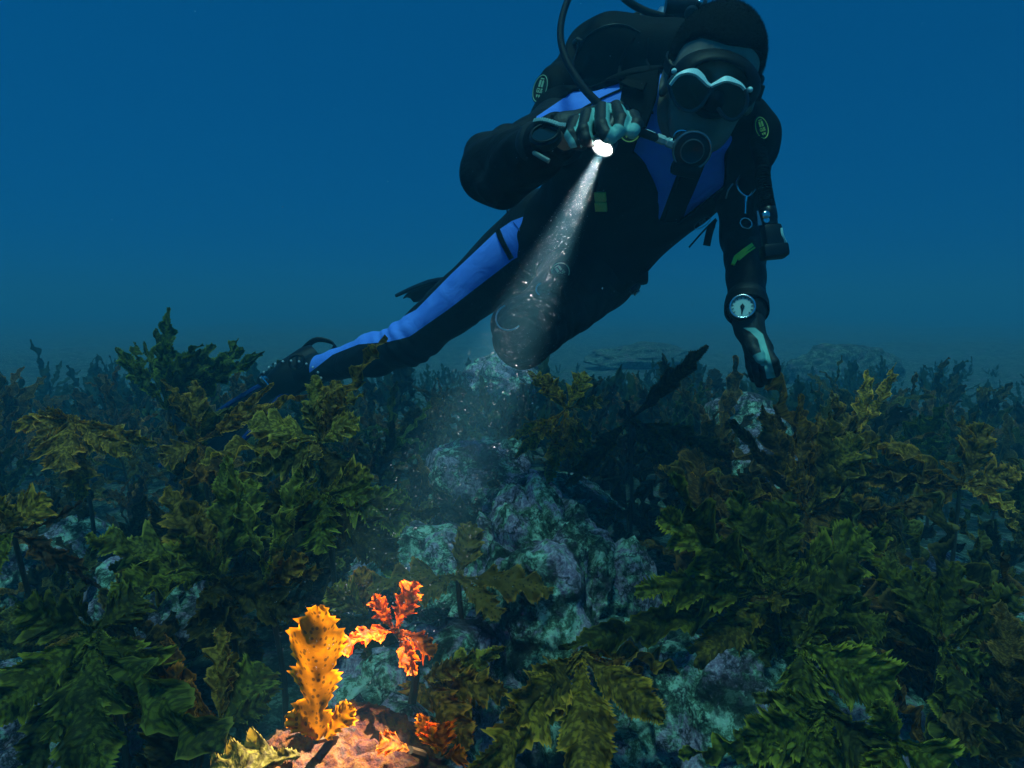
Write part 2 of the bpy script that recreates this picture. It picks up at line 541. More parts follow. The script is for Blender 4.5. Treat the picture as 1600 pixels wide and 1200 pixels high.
# ------------------------------------------------------------------ kelp
def blade_mesh(seed, L=0.30, W=0.075, bend=1.0, lobes=0.6, twist=0.4, ruffle=0.018, teeth=0.07, NU=84, NV=12, name='blade', stalk=0.16, wob=1.0, outline=None, mat=None):
    rnd = random.Random(seed)
    # margins: lobes of uneven size, pointing to the tip, on either side
    def lobeset():
        ls, u = [], rnd.uniform(0.06, 0.2)
        while u < 0.97:
            w = rnd.choice((rnd.uniform(0.08, 0.13), rnd.uniform(0.14, 0.23), rnd.uniform(0.22, 0.36)))
            ls.append((u, w, rnd.uniform(0.3, 1.0) * (1.0 if w > .16 else 0.7), rnd.uniform(0.5, 0.8)))
            u += w * rnd.uniform(0.8, 1.05)
        return ls
    LS = outline or {-1: lobeset(), 1: lobeset()}
    ph = rnd.uniform(0, 6)
    def env(u):
        a = min(1, max(0, (u - stalk * 0.5) / 0.22)); a = a * a * (3 - 2 * a)
        b = max(0.0, 1 - max(0, (u - 0.5) / 0.5) ** 2 * 0.86)
        return stalk + (1 - stalk) * a * b if u < 0.5 else max(0.03, (stalk + (1 - stalk) * a) * b)
    def side(u, s):
        k = 0.0
        for (c, w, dpt, pk) in LS[s]:
            x = (u - c) / w
            if 0 <= x <= 1:
                saw = (x / pk) if x < pk else (1 - x) / (1 - pk)     # leans to the tip
                k = max(k, dpt * saw ** 0.7)
        return 1 - lobes + lobes * k * 1.25
    pos = Vector((0, 0, 0)); t = Vector((0, 0, 1)); x = Vector((1, 0, 0))
    vs, rims, uvs = [], [], []
    seg = L / NU
    bends = [bend * (0.4 + 1.2 * i / NU) + 0.9 * wob * noise.noise(Vector((i * 0.07, seed * 3.3, 0))) for i in range(NU + 1)]
    sway = [0.9 * wob * noise.noise(Vector((i * 0.05, seed * 7.3, 4))) for i in range(NU + 1)]
    cen = []
    for i in range(NU + 1):
        cen.append((pos.copy(), t.copy(), x.copy()))
        pos = pos + t * seg
        n = t.cross(x)
        q = Matrix.Rotation(bends[i] / NU, 3, x) @ Matrix.Rotation(sway[i] / NU, 3, n) @ Matrix.Rotation(twist / NU, 3, t)
        t = (q @ t).normalized(); x = (q @ x); x = (x - t * x.dot(t)).normalized()
    for i, (p, tt, xx) in enumerate(cen):
        u = i / NU
        n = tt.cross(xx)
        e = env(u) * W
        for k in range(NV + 1):
            v = 2 * k / NV - 1
            s = 1 if v >= 0 else -1
            hw = e * side(u, s)
            a = abs(v)
            th = 0.0
            if a > 0.99: th = teeth * W * (1.0 if i % 2 else -0.25) * rnd.uniform(0.1, 1.3) * min(1, e / W * 2)
            lat = v * hw + s * th
            fwd = a * a * hw * 0.62 + (abs(th) * 0.5 if a > .99 else 0)
            z = ruffle * (L / 0.3) * (a ** 1.6) * math.sin(u * 26 + ph + (1.7 if s > 0 else 0) + 2.5 * noise.noise(Vector((u * 6, s, seed)))) * min(1, e / W * 1.4)
            z += 0.045 * L * noise.noise(Vector((u * 5, v * 1.5, seed * 2.1)))
            z += 0.022 * L * wob * noise.noise(Vector((u * 15, v * 3, seed * 4.1)))
            z += -0.10 * W * (a ** 2) * math.cos(ph)
            vs.append(p + xx * lat + tt * fwd + n * z)
            rims.append(a)
            uvs.append((v * hw + 0.5, u * L))
    fs = []
    for i in range(NU):
        for k in range(NV):
            a = i * (NV + 1) + k
            fs.append((a, a + 1, a + NV + 2, a + NV + 1))
    me = bpy.data.meshes.new(name)
    me.from_pydata([tuple(v) for v in vs], [], fs)
    me.polygons.foreach_set('use_smooth', [True] * len(fs))
    ra = me.attributes.new('rim', 'FLOAT', 'POINT')
    ra.data.foreach_set('value', rims)
    ul = me.uv_layers.new(name='UVMap')
    li = np.empty(len(me.loops), dtype=np.int32); me.loops.foreach_get('vertex_index', li)
    ul.data.foreach_set('uv', np.array(uvs, dtype=np.float32)[li].ravel())
    me.materials.append(mat or KELP)
    return me

TEMPL = []
for k in range(30):
    r_ = random.Random(100 + k)
    TEMPL.append(blade_mesh(k + 1, L=r_.uniform(0.22, 0.38), W=r_.uniform(0.030, 0.060), bend=r_.uniform(0.2, 2.3),
                            lobes=r_.uniform(0.40, 0.72), twist=r_.uniform(-1.2, 1.2), ruffle=r_.uniform(0.010, 0.026), teeth=0.12))
SMALL = []
for k in range(10):
    r_ = random.Random(300 + k)
    SMALL.append(blade_mesh(k + 61, L=r_.uniform(0.24, 0.36), W=r_.uniform(0.030, 0.052), bend=r_.uniform(0.1, 1.6),
                            lobes=r_.uniform(0.5, 0.8), twist=r_.uniform(-1, 1), ruffle=0.012, NU=26, NV=6))

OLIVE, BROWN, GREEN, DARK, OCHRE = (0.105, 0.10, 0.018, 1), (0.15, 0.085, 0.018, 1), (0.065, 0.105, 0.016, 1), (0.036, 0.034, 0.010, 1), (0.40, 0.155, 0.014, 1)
TAN = (0.26, 0.19, 0.055, 1)

def kelp(base, height, nb, scale, label, tint=OLIVE, lean=(0, 0), seed=0, group=None, templ=None, up=0.5, az0=None, span=2 * math.pi, low=0.45):
    """one plant: a stipe from the rock and blades round its upper part"""
    rnd = random.Random(seed * 31 + 5)
    base = Vector(base)
    root = empty('kelp_plant', base)
    tag(root, label, 'kelp', group)
    top = base + Vector((lean[0], lean[1], height))
    mid = base + Vector((lean[0] * 0.25 + rnd.uniform(-.02, .02), lean[1] * 0.25 + rnd.uniform(-.02, .02), height * 0.55))
    pts = spline([base - Vector((0, 0, 0.04)), mid, top], 5)
    n = len(pts)
    g = Geo(); g.tube(pts, [0.006 - 0.0025 * i / n for i in range(n)], 7)
    s = g.obj('stipe', STIPE, root)
    a = rnd.uniform(0, 6.28) if az0 is None else az0
    for k in range(nb):
        me = rnd.choice(templ or TEMPL)
        b = bpy.data.objects.new('blade', me)
        link(b, root)
        f = 1 - (1 - low) * (k / max(1, nb - 1))
        p = pts[int(round((n - 1) * f))]
        az = a + (k * 2.399 if span > 6 else (rnd.random() - 0.5) * span)
        tilt = (up + rnd.uniform(-0.35, 0.35)) + 0.55 * (k / max(1, nb - 1))
        q = Matrix.Rotation(az, 4, 'Z') @ Matrix.Rotation(-tilt, 4, 'X') @ Matrix.Rotation(rnd.uniform(-0.8, 0.8) + (math.pi if rnd.random() < .35 else 0), 4, 'Z')
        b.matrix_parent_inverse = Matrix.Translation(-base)
        sc = scale * rnd.uniform(0.7, 1.2)
        b.matrix_basis = Matrix.Translation(p) @ q @ Matrix.Diagonal((sc * rnd.uniform(.85, 1.2), sc, sc, 1))
        v = rnd.uniform(0.7, 1.35); h = rnd.uniform(0.85, 1.15)
        b.color = (tint[0] * v * h * 1.2, tint[1] * v, tint[2] * v, 1)
    return root

def single_blade(root, base, tip, face, L, W, seed, tint, lobes=0.5, bend=0.3, ruffle=0.021, teeth=0.13, twist=0.0, stalk=0.3, NU=90, NV=14, wob=0.6, outline=None, mat=None):
    """a blade grown from base towards tip with its flat side to face"""
    me = blade_mesh(seed, L=L, W=W * (0.76 if wob > .3 else 1.0), bend=bend, lobes=lobes, twist=twist, ruffle=ruffle, teeth=teeth, stalk=stalk, NU=NU, NV=NV, wob=wob, outline=outline, mat=mat)
    b = bpy.data.objects.new('blade', me)
    link(b, root)
    base = Vector(base); z = (Vector(tip) - base).normalized()
    y = Vector(face); y = (y - z * y.dot(z)).normalized()
    x = y.cross(z)
    m = Matrix((x, y, z)).transposed().to_4x4(); m.translation = base
    b.matrix_parent_inverse = Matrix.Translation(-root.location)
    b.matrix_basis = m
    b.color = (min(.6, tint[0] * 1.85), tint[1] * 1.32, tint[2] * 0.55, 1) if mat is None else tint
    return b

TOCAM = cvec(0, 0.15, 1)
def hero(spec, label, stem_to=None, cat='kelp', companions=True):
    """plant whose blades are given one by one: (base px,py,d) (tip px,py,d) W tint seed kw"""
    b0 = at(*spec[0][0])
    foot = Vector((b0.x, b0.y + 0.01, ground_z(b0.x, b0.y) - 0.03)) if stem_to is None else at(*stem_to)
    root = empty('kelp_plant', foot)
    tag(root, label, cat)
    g = Geo()
    pts = spline([foot, (foot + b0) / 2 + Vector((0.012, 0.02, 0)), b0], 5)
    g.tube(pts, [0.0058 - 0.002 * i / len(pts) for i in range(len(pts))], 8)
    g.obj('stipe', STIPE, root)
    for (ba, ti, W, tint, seed, kw) in spec:
        a, b = at(*ba), at(*ti)
        kw = dict(kw)
        face = kw.pop('face', TOCAM)
        ln = (b - a).length
        single_blade(root, a, b, face, ln * kw.pop('len', 1.08), W, seed, tint, **kw)
        if 'mat' not in kw and ln > 0.05 and tint[0] < 0.4 and cat == 'kelp' and companions:
            rq = random.Random(seed)
            for q in range(2):                                   # slimmer neighbours of the same tuft
                c = a + (b - a) * rq.uniform(0.6, 1.0) + Vector((rq.gauss(0, .32), rq.gauss(0, .20), rq.gauss(0, .26))) * ln
                k2 = dict(kw); k2['lobes'] = rq.uniform(.5, .75); k2['bend'] = rq.uniform(.2, 1.1); k2['NU'] = 60; k2['NV'] = 8
                f2 = Vector(face) + Vector((rq.gauss(0, .5), rq.gauss(0, .3), rq.gauss(0, .5)))
                v = rq.uniform(.55, 1.0)
                single_blade(root, a.lerp(b, rq.uniform(0, .15)), c, f2, (c - a).length * 1.1, W * rq.uniform(.5, .8), seed + 1000 + q * 500, tuple(t * v for t in tint[:3]) + (1,), **k2)
    return root
# ------------------------------------------------------------------ the plants that stand out
L1 = (0.36, 0.150, 0.003, 1); L2 = (0.32, 0.080, 0.003, 1)
UPR = {-1: [(0.02, 0.16, 0.75, .5), (0.20, 0.26, 1.0, .62), (0.42, 0.36, .80, .75), (0.72, 0.2, .70, .4), (0.85, 0.16, .60, .5)],
       1: [(0.0, 0.26, 1.05, .62), (0.24, 0.24, .95, .6), (0.46, 0.32, .90, .72), (0.72, 0.18, .80, .5), (0.86, 0.14, .60, .5)]}
hero([((494, 1156, 0.66), (496, 962, 0.67), 0.031, L1, 501, dict(lobes=0.55, bend=0.02, ruffle=0.002, teeth=0.11, stalk=0.62, wob=0.12, NU=44, outline=UPR, mat=KELP_SPOT)),
      ((496, 1154, 0.655), (450, 1122, 0.65), 0.010, L1, 502, dict(lobes=0.3, bend=0.3, teeth=0.2, stalk=0.5, mat=KELP_SPOT, wob=.2, NU=24)),
      ((508, 1154, 0.655), (545, 1110, 0.65), 0.014, L1, 503, dict(lobes=0.4, bend=0.3, teeth=0.2, stalk=0.5, mat=KELP_SPOT, wob=.2, NU=24))],
     'glowing orange kelp blade with toothed edges and dark dots, upright on the torch-lit boulder', stem_to=(496, 1185, 0.675))
hero(companions=False, spec=[((618, 985, 0.765), (642, 915, 0.765), 0.022, L2, 511, dict(lobes=0.6, bend=0.3, teeth=0.2, NU=40)),
      ((615, 985, 0.765), (585, 935, 0.765), 0.015, L2, 512, dict(lobes=0.6, bend=0.3, teeth=0.2, NU=40)),
      ((622, 985, 0.765), (528, 1004, 0.70), 0.017, L2, 513, dict(lobes=0.7, bend=0.5, teeth=0.2, face=cvec(0, 1, .5), NU=40)),
      ((622, 985, 0.765), (540, 985, 0.72), 0.013, L2, 516, dict(lobes=0.7, bend=0.3, teeth=0.2, face=cvec(0, 1, .5), NU=40)),
      ((625, 985, 0.765), (682, 1012, 0.765), 0.024, L2, 514, dict(lobes=0.5, bend=0.5, teeth=0.2, face=cvec(0, 1, .5), NU=40)),
      ((625, 985, 0.77), (640, 1050, 0.72), 0.016, L2, 515, dict(lobes=0.5, bend=0.5, teeth=0.2, NU=40))],
     label='ragged red orange kelp lit by the torch above the upright orange blade', stem_to=(640, 1120, 0.84))
hero(companions=False, spec=[((684, 1178, 0.70), (658, 1122, 0.70), 0.013, L1, 521, dict(lobes=0.5, bend=0.3, teeth=0.3)),
      ((690, 1180, 0.70), (690, 1138, 0.70), 0.024, L2, 522, dict(lobes=0.6, bend=0.3, teeth=0.3)),
      ((694, 1184, 0.70), (722, 1180, 0.69), 0.016, L2, 523, dict(lobes=0.5, bend=0.6))],
     label='short orange kelp tuft at the right shoulder of the torch-lit boulder', stem_to=(684, 1200, 0.72))
hero(companions=False, spec=[((640, 1172, 0.66), (600, 1150, 0.655), 0.022, (0.20, 0.085, 0.012, 1), 526, dict(lobes=0.3, bend=0.9, face=cvec(0, 1, .3))),
      ((470, 1180, 0.655), (322, 1185, 0.64), 0.040, (0.06, 0.075, 0.03, 1), 527, dict(lobes=0.4, bend=0.7, face=cvec(0, 1, .45), teeth=0.15))],
     label='pale wilted kelp blade draped over the left shoulder of the torch-lit boulder', stem_to=(640, 1240, 0.70))
SP = (0.20, 0.115, 0.02, 1)
hero([((715, 905, 1.000), (740, 826, 1.000), 0.036, SP, 531, dict(lobes=0.4, bend=0.5, mat=KELP_SPOT)),
      ((715, 905, 1.000), (850, 905, 0.960), 0.042, SP, 532, dict(mat=KELP_SPOT, lobes=0.5, bend=0.6, face=cvec(0, .8, .6))),
      ((715, 905, 1.000), (590, 885, 0.940), 0.036, SP, 533, dict(mat=KELP_SPOT, lobes=0.5, bend=0.9, face=cvec(0, .8, .6))),
      ((715, 905, 0.990), (780, 945, 0.940), 0.032, SP, 534, dict(mat=KELP_SPOT, lobes=0.6, bend=0.6, face=cvec(0, .8, .6))),
      ((712, 902, 1.000), (650, 925, 0.940), 0.035, SP, 535, dict(mat=KELP_SPOT, lobes=0.5, bend=0.5, face=cvec(0, .8, .6)))],
     'tan kelp with leopard spots spread over the lilac rock of the clearing')
BR = (0.17, 0.13, 0.026, 1)
hero(companions=False, spec=[((905, 1020, 0.930), (830, 1110, 0.790), 0.0468, BR, 541, dict(lobes=0.45, bend=0.6)),
      ((905, 1020, 0.930), (925, 1215, 0.770), 0.0540, (0.19, 0.145, 0.028, 1), 542, dict(lobes=0.45, bend=0.6)),
      ((905, 1020, 0.930), (1020, 1110, 0.840), 0.0360, BR, 543, dict(lobes=0.35, bend=0.7, face=cvec(-.3, .5, .8))),
      ((905, 1020, 0.930), (780, 1195, 0.730), 0.0432, BR, 544, dict(lobes=0.45, bend=0.6)),
      ((905, 1018, 0.930), (1030, 1060, 0.950), 0.0216, (0.14, 0.07, 0.02, 1), 545, dict(lobes=0.5, bend=0.6, face=cvec(0, .9, .4))),
      ((905, 1018, 0.930), (1110, 1030, 0.990), 0.0216, (0.12, 0.09, 0.02, 1), 546, dict(lobes=0.7, bend=0.4, face=cvec(0, .9, .4))),
      ((905, 1018, 0.930), (960, 995, 0.970), 0.0158, BR, 547, dict(lobes=0.4, bend=0.9, face=cvec(0, .9, .4)))],
     label='drooping brown kelp hanging over the bottom edge in front of the tall knobbly boulder')
GB = (0.088, 0.112, 0.022, 1); GD = (0.056, 0.070, 0.016, 1)
hero([((1215, 925, 1.02), (1062, 815, 0.98), 0.060, GB, 551, dict(lobes=0.6, bend=0.5)),
      ((1205, 930, 1.02), (1022, 905, 0.96), 0.062, GB, 552, dict(lobes=0.7, bend=0.5, face=cvec(0, .6, .8))),
      ((1215, 925, 1.02), (1150, 780, 1.04), 0.050, GD, 553, dict(lobes=0.6, bend=0.3)),
      ((1215, 925, 1.02), (1235, 790, 1.06), 0.055, GD, 554, dict(lobes=0.6, bend=0.3)),
      ((1215, 925, 1.02), (1365, 850, 1.00), 0.060, GB, 555, dict(lobes=0.65, bend=0.5)),
      ((1220, 930, 1.02), (1385, 960, 0.96), 0.055, GD, 556, dict(lobes=0.6, bend=0.7, face=cvec(0, .7, .7))),
      ((1215, 935, 1.02), (1085, 1010, 0.94), 0.045, (0.11, 0.10, 0.025, 1), 557, dict(lobes=0.5, bend=0.8, face=cvec(0, .7, .7))),
      ((1215, 925, 1.02), (1175, 1005, 0.96), 0.050, GD, 558, dict(lobes=0.5, bend=0.8))],
     'large bright green kelp with spiny lobes fanned out at the right of the clearing')
RB = (0.110, 0.140, 0.028, 1)
hero([((1250, 1010, 0.86), (1395, 1075, 0.82), 0.060, RB, 561, dict(lobes=0.45, bend=0.4)),
      ((1250, 1010, 0.86), (1262, 1085, 0.83), 0.045, RB, 562, dict(lobes=0.4, bend=0.4)),
      ((1248, 1008, 0.86), (1330, 930, 0.92), 0.045, GD, 563, dict(lobes=0.6, bend=0.4))],
     'green kelp with a heavily ribbed triangular blade below the large spiny kelp')
hero([((1290, 1120, 0.80), (1185, 1165, 0.77), 0.055, RB, 566, dict(lobes=0.5, bend=0.5)),
      ((1290, 1115, 0.80), (1275, 1225, 0.77), 0.070, RB, 567, dict(lobes=0.5, bend=0.5)),
      ((1290, 1110, 0.80), (1215, 1098, 0.80), 0.030, GB, 568, dict(lobes=0.4, bend=0.5)),
      ((1290, 1110, 0.80), (1380, 1200, 0.76), 0.040, GD, 569, dict(lobes=0.4, bend=0.5))],
     'net textured green kelp at the bottom edge right of the broad turfed rock')
hero([((1405, 1165, 0.72), (1378, 1105, 0.71), 0.026, RB, 571, dict(lobes=0.4, bend=0.3)),
      ((1405, 1160, 0.72), (1470, 1205, 0.70), 0.050, RB, 572, dict(lobes=0.4, bend=0.5)),
      ((1405, 1160, 0.72), (1400, 1225, 0.68), 0.05, RB, 573, dict(lobes=0.4, bend=0.5))],
     'bright green two-pronged kelp cut by the bottom edge near the right corner')
hero([((1470, 1010, 0.95), (1555, 1180, 0.88), 0.040, GD, 576, dict(lobes=0.5, bend=0.4)),
      ((1470, 1010, 0.95), (1500, 1195, 0.86), 0.036, GB, 577, dict(lobes=0.5, bend=0.4)),
      ((1470, 1010, 0.95), (1565, 1060, 0.92), 0.030, GB, 578, dict(lobes=0.6, bend=0.5)),
      ((1470, 1010, 0.95), (1505, 890, 0.98), 0.050, GD, 579, dict(lobes=0.5, bend=0.3)),
      ((1470, 1010, 0.95), (1420, 905, 0.98), 0.050, GD, 580, dict(lobes=0.5, bend=0.3)),
      ((1475, 1010, 0.95), (1600, 930, 0.98), 0.060, GD, 581, dict(lobes=0.6, bend=0.4))],
     'dark green kelp with long hanging straps at the lower right edge')
BK = (0.10, 0.068, 0.020, 1)
hero([((1255, 800, 1.40), (1195, 645, 1.42), 0.042, BK, 591, dict(lobes=0.55, bend=0.3)),
      ((1255, 800, 1.40), (1248, 625, 1.45), 0.030, BK, 592, dict(lobes=0.6, bend=0.3)),
      ((1260, 800, 1.40), (1290, 650, 1.45), 0.040, BK, 593, dict(lobes=0.6, bend=0.3)),
      ((1260, 800, 1.38), (1345, 690, 1.38), 0.060, (0.12, 0.11, 0.028, 1), 594, dict(lobes=0.5, bend=0.3)),
      ((1260, 800, 1.40), (1160, 750, 1.36), 0.030, BK, 595, dict(lobes=0.6, bend=0.5)),
      ((1260, 800, 1.40), (1060, 720, 1.36), 0.035, TAN, 596, dict(lobes=0.75, bend=0.4, face=cvec(0, .8, .6))),
      ((1260, 800, 1.40), (1370, 800, 1.34), 0.060, BK, 597, dict(lobes=0.5, bend=0.5)),
      ((1260, 800, 1.40), (1310, 860, 1.30), 0.060, BK, 598, dict(lobes=0.5, bend=0.5))],
     'tall dark brown kelp with forked tips right of the lilac boulder')
TN = (0.19, 0.14, 0.048, 1)
hero([((1500, 760, 1.50), (1385, 680, 1.48), 0.050, TN, 601, dict(lobes=0.6, bend=0.6, face=cvec(0, .8, .6))),
      ((1500, 760, 1.50), (1545, 670, 1.48), 0.055, TN, 602, dict(lobes=0.6, bend=0.4)),
      ((1500, 760, 1.50), (1590, 740, 1.46), 0.050, TN, 603, dict(lobes=0.6, bend=0.5)),
      ((1500, 760, 1.50), (1590, 785, 1.42), 0.026, (0.34, 0.27, 0.09, 1), 604, dict(lobes=0.4, bend=0.6, face=cvec(0, .9, .5))),
      ((1500, 760, 1.50), (1440, 790, 1.44), 0.045, BK, 605, dict(lobes=0.6, bend=0.6)),
      ((1500, 760, 1.50), (1330, 745, 1.46), 0.045, BK, 606, dict(lobes=0.6, bend=0.5))],
     'tan kelp with a wide lobed blade and a pale upturned strap near the right edge')
hero([((1335, 690, 1.75), (1362, 585, 1.75), 0.030, (0.34, 0.25, 0.08, 1), 611, dict(lobes=0.5, bend=0.3)),
      ((1335, 690, 1.75), (1305, 615, 1.75), 0.026, TN, 612, dict(lobes=0.5, bend=0.4))],
     'small pale tan kelp tip standing out before the hazy green bed at right')
hero(companions=False, spec=[((985, 655, 1.75), (1100, 552, 1.68), 0.036, (0.028, 0.024, 0.010, 1), 616, dict(lobes=0.5, bend=0.2)),
      ((985, 655, 1.75), (1030, 700, 1.66), 0.048, (0.05, 0.045, 0.014, 1), 617, dict(lobes=0.5, bend=0.4)),
      ((985, 655, 1.75), (1130, 705, 1.64), 0.048, (0.05, 0.045, 0.014, 1), 618, dict(lobes=0.6, bend=0.4)),
      ((985, 655, 1.75), (900, 740, 1.62), 0.045, (0.06, 0.05, 0.014, 1), 619, dict(lobes=0.6, bend=0.6)),
      ((985, 655, 1.75), (1090, 770, 1.60), 0.048, (0.05, 0.045, 0.014, 1), 620, dict(lobes=0.6, bend=0.6))],
     label='almost black kelp with one blade pointing up at the gloved hand')
hero([((885, 640, 2.0), (850, 590, 2.0), 0.050, (0.20, 0.17, 0.04, 1), 622, dict(lobes=0.6, bend=0.4)),
      ((885, 640, 2.0), (915, 585, 2.0), 0.050, (0.16, 0.15, 0.04, 1), 623, dict(lobes=0.6, bend=0.4)),
      ((885, 640, 2.0), (885, 705, 1.94), 0.055, (0.20, 0.17, 0.04, 1), 624, dict(lobes=0.6, bend=0.5)),
      ((885, 640, 2.0), (810, 705, 1.94), 0.035, (0.24, 0.19, 0.05, 1), 625, dict(lobes=0.6, bend=0.5)),
      ((885, 640, 2.0), (860, 750, 1.90), 0.040, (0.24, 0.19, 0.05, 1), 626, dict(lobes=0.7, bend=0.5))],
     'mustard kelp just right of the bent knee')
# left half
OLV = (0.15, 0.145, 0.042, 1)
hero([((500, 690, 1.30), (400, 650, 1.26), 0.055, (0.21, 0.20, 0.065, 1), 631, dict(lobes=0.5, bend=0.5, face=cvec(.1, .75, .65))),
      ((500, 690, 1.30), (545, 655, 1.27), 0.055, (0.20, 0.19, 0.06, 1), 632, dict(lobes=0.5, bend=0.5, face=cvec(.1, .75, .65))),
      ((500, 690, 1.30), (318, 690, 1.22), 0.030, (0.22, 0.18, 0.06, 1), 633, dict(lobes=0.35, bend=0.5, face=cvec(0, .8, .5))),
      ((500, 690, 1.30), (480, 590, 1.32), 0.036, OLV, 634, dict(lobes=0.6, bend=0.4)),
      ((505, 690, 1.30), (525, 600, 1.32), 0.045, (0.16, 0.12, 0.04, 1), 635, dict(lobes=0.4, bend=0.3)),
      ((500, 695, 1.30), (430, 720, 1.24), 0.050, OLV, 636, dict(lobes=0.5, bend=0.7)),
      ((500, 695, 1.30), (540, 770, 1.22), 0.060, DARK, 637, dict(lobes=0.5, bend=0.7))],
     'olive kelp with a pale mottled crown blade in front of the trailing foot')
hero([((505, 770, 1.16), (625, 790, 1.10), 0.058, (0.11, 0.15, 0.035, 1), 641, dict(lobes=0.6, bend=0.6, face=cvec(0, .6, .8))),
      ((505, 770, 1.16), (500, 845, 1.08), 0.052, (0.11, 0.155, 0.035, 1), 642, dict(lobes=0.6, bend=0.6)),
      ((505, 770, 1.16), (570, 740, 1.16), 0.045, OLV, 643, dict(lobes=0.6, bend=0.4)),
      ((505, 770, 1.16), (430, 790, 1.08), 0.045, DARK, 644, dict(lobes=0.6, bend=0.6)),
      ((505, 775, 1.16), (590, 870, 1.06), 0.055, DARK, 645, dict(lobes=0.5, bend=0.7))],
     'green kelp with two maple-like hanging lobes left of the clearing')
hero([((418, 915, 1.05), (465, 745, 1.08), 0.026, (0.12, 0.145, 0.04, 1), 651, dict(lobes=0.35, bend=0.25, teeth=0.15, stalk=0.5)),
      ((418, 915, 1.05), (470, 880, 1.02), 0.030, (0.15, 0.10, 0.025, 1), 652, dict(lobes=0.5, bend=0.5))],
     'single narrow upright green kelp strap left of the two hanging lobes')
hero([((345, 900, 1.10), (390, 755, 1.14), 0.060, (0.12, 0.15, 0.04, 1), 656, dict(lobes=0.5, bend=0.4)),
      ((345, 900, 1.10), (160, 825, 1.02), 0.055, (0.115, 0.14, 0.04, 1), 657, dict(lobes=0.55, bend=0.4, face=cvec(.1, .8, .6))),
      ((345, 900, 1.10), (255, 770, 1.12), 0.050, (0.13, 0.10, 0.03, 1), 658, dict(lobes=0.6, bend=0.4)),
      ((345, 900, 1.10), (195, 905, 0.98), 0.055, GB, 659, dict(lobes=0.5, bend=0.6, face=cvec(.1, .8, .6))),
      ((345, 900, 1.10), (430, 960, 1.00), 0.045, DARK, 660, dict(lobes=0.5, bend=0.6)),
      ((345, 900, 1.10), (320, 1000, 0.98), 0.055, DARK, 661, dict(lobes=0.5, bend=0.7))],
     'wide green kelp sprawling across the lilac rock at left')
hero([((115, 650, 1.55), (90, 722, 1.46), 0.070, (0.26, 0.19, 0.06, 1), 666, dict(lobes=0.6, bend=0.5, face=cvec(.2, .5, .8))),
      ((115, 650, 1.55), (150, 700, 1.48), 0.045, (0.22, 0.16, 0.05, 1), 667, dict(lobes=0.5, bend=0.5)),
      ((115, 650, 1.55), (62, 665, 1.5), 0.045, (0.24, 0.17, 0.055, 1), 668, dict(lobes=0.6, bend=0.5)),
      ((115, 650, 1.55), (20, 660, 1.5), 0.035, (0.20, 0.14, 0.04, 1), 669, dict(lobes=0.5, bend=0.5))],
     'light brown maple-shaped kelp blade facing the camera near the left edge')
hero([((262, 640, 2.0), (255, 490, 2.0), 0.042, (0.055, 0.10, 0.022, 1), 676, dict(lobes=0.5, bend=0.2)),
      ((262, 640, 2.0), (238, 520, 2.0), 0.030, (0.055, 0.10, 0.022, 1), 677, dict(lobes=0.5, bend=0.3)),
      ((262, 640, 2.0), (180, 550, 2.0), 0.045, (0.075, 0.12, 0.025, 1), 678, dict(lobes=0.6, bend=0.3)),
      ((262, 640, 2.0), (325, 545, 2.0), 0.060, (0.055, 0.10, 0.022, 1), 679, dict(lobes=0.6, bend=0.2)),
      ((262, 640, 2.0), (395, 555, 2.05), 0.045, (0.055, 0.10, 0.022, 1), 680, dict(lobes=0.6, bend=0.2)),
      ((262, 640, 2.0), (365, 545, 2.05), 0.055, (0.055, 0.10, 0.022, 1), 681, dict(lobes=0.6, bend=0.2)),
      ((262, 640, 2.0), (290, 560, 1.95), 0.070, (0.05, 0.09, 0.02, 1), 682, dict(lobes=0.5, bend=0.2))],
     'tallest dark green kelp, its tip rising highest above the bed at left')
hero([((310, 690, 1.5), (300, 600, 1.5), 0.040, (0.20, 0.15, 0.05, 1), 686, dict(lobes=0.5, bend=0.3)),
      ((312, 690, 1.5), (415, 635, 1.42), 0.024, (0.22, 0.15, 0.045, 1), 687, dict(lobes=0.5, bend=0.4)),
      ((312, 690, 1.5), (330, 760, 1.4), 0.045, BROWN, 688, dict(lobes=0.6, bend=0.5)),
      ((312, 690, 1.5), (255, 715, 1.45), 0.045, (0.16, 0.12, 0.04, 1), 689, dict(lobes=0.6, bend=0.5))],
     'brown kelp with an upright tongue and a thin arching arm beside the blue fin')
hero([((20, 830, 1.05), (105, 890, 1.0), 0.020, (0.05, 0.025, 0.010, 1), 691, dict(lobes=0.3, bend=0.5)),
      ((20, 830, 1.05), (-60, 900, 0.95), 0.05, GB, 692, dict(lobes=0.5, bend=0.5)),
      ((10, 830, 1.05), (60, 780, 1.05), 0.045, (0.20, 0.15, 0.04, 1), 693, dict(lobes=0.5, bend=0.5))],
     'dark red brown kelp strap sloping over the turquoise speckled rock at left')
hero([((150, 985, 0.86), (-30, 1120, 0.77), 0.050, GB, 696, dict(lobes=0.45, bend=0.4)),
      ((150, 985, 0.86), (100, 1165, 0.76), 0.062, (0.075, 0.10, 0.024, 1), 697, dict(lobes=0.4, bend=0.5)),
      ((150, 985, 0.86), (125, 1225, 0.72), 0.060, (0.062, 0.085, 0.022, 1), 698, dict(lobes=0.4, bend=0.5)),
      ((150, 985, 0.86), (250, 1085, 0.82), 0.050, GB, 699, dict(lobes=0.55, bend=0.5)),
      ((150, 985, 0.86), (30, 960, 0.82), 0.045, GD, 700, dict(lobes=0.5, bend=0.5)),
      ((150, 985, 0.86), (215, 930, 0.9), 0.045, GD, 701, dict(lobes=0.5, bend=0.5))],
     'big smooth green kelp sweeping into the bottom left corner')
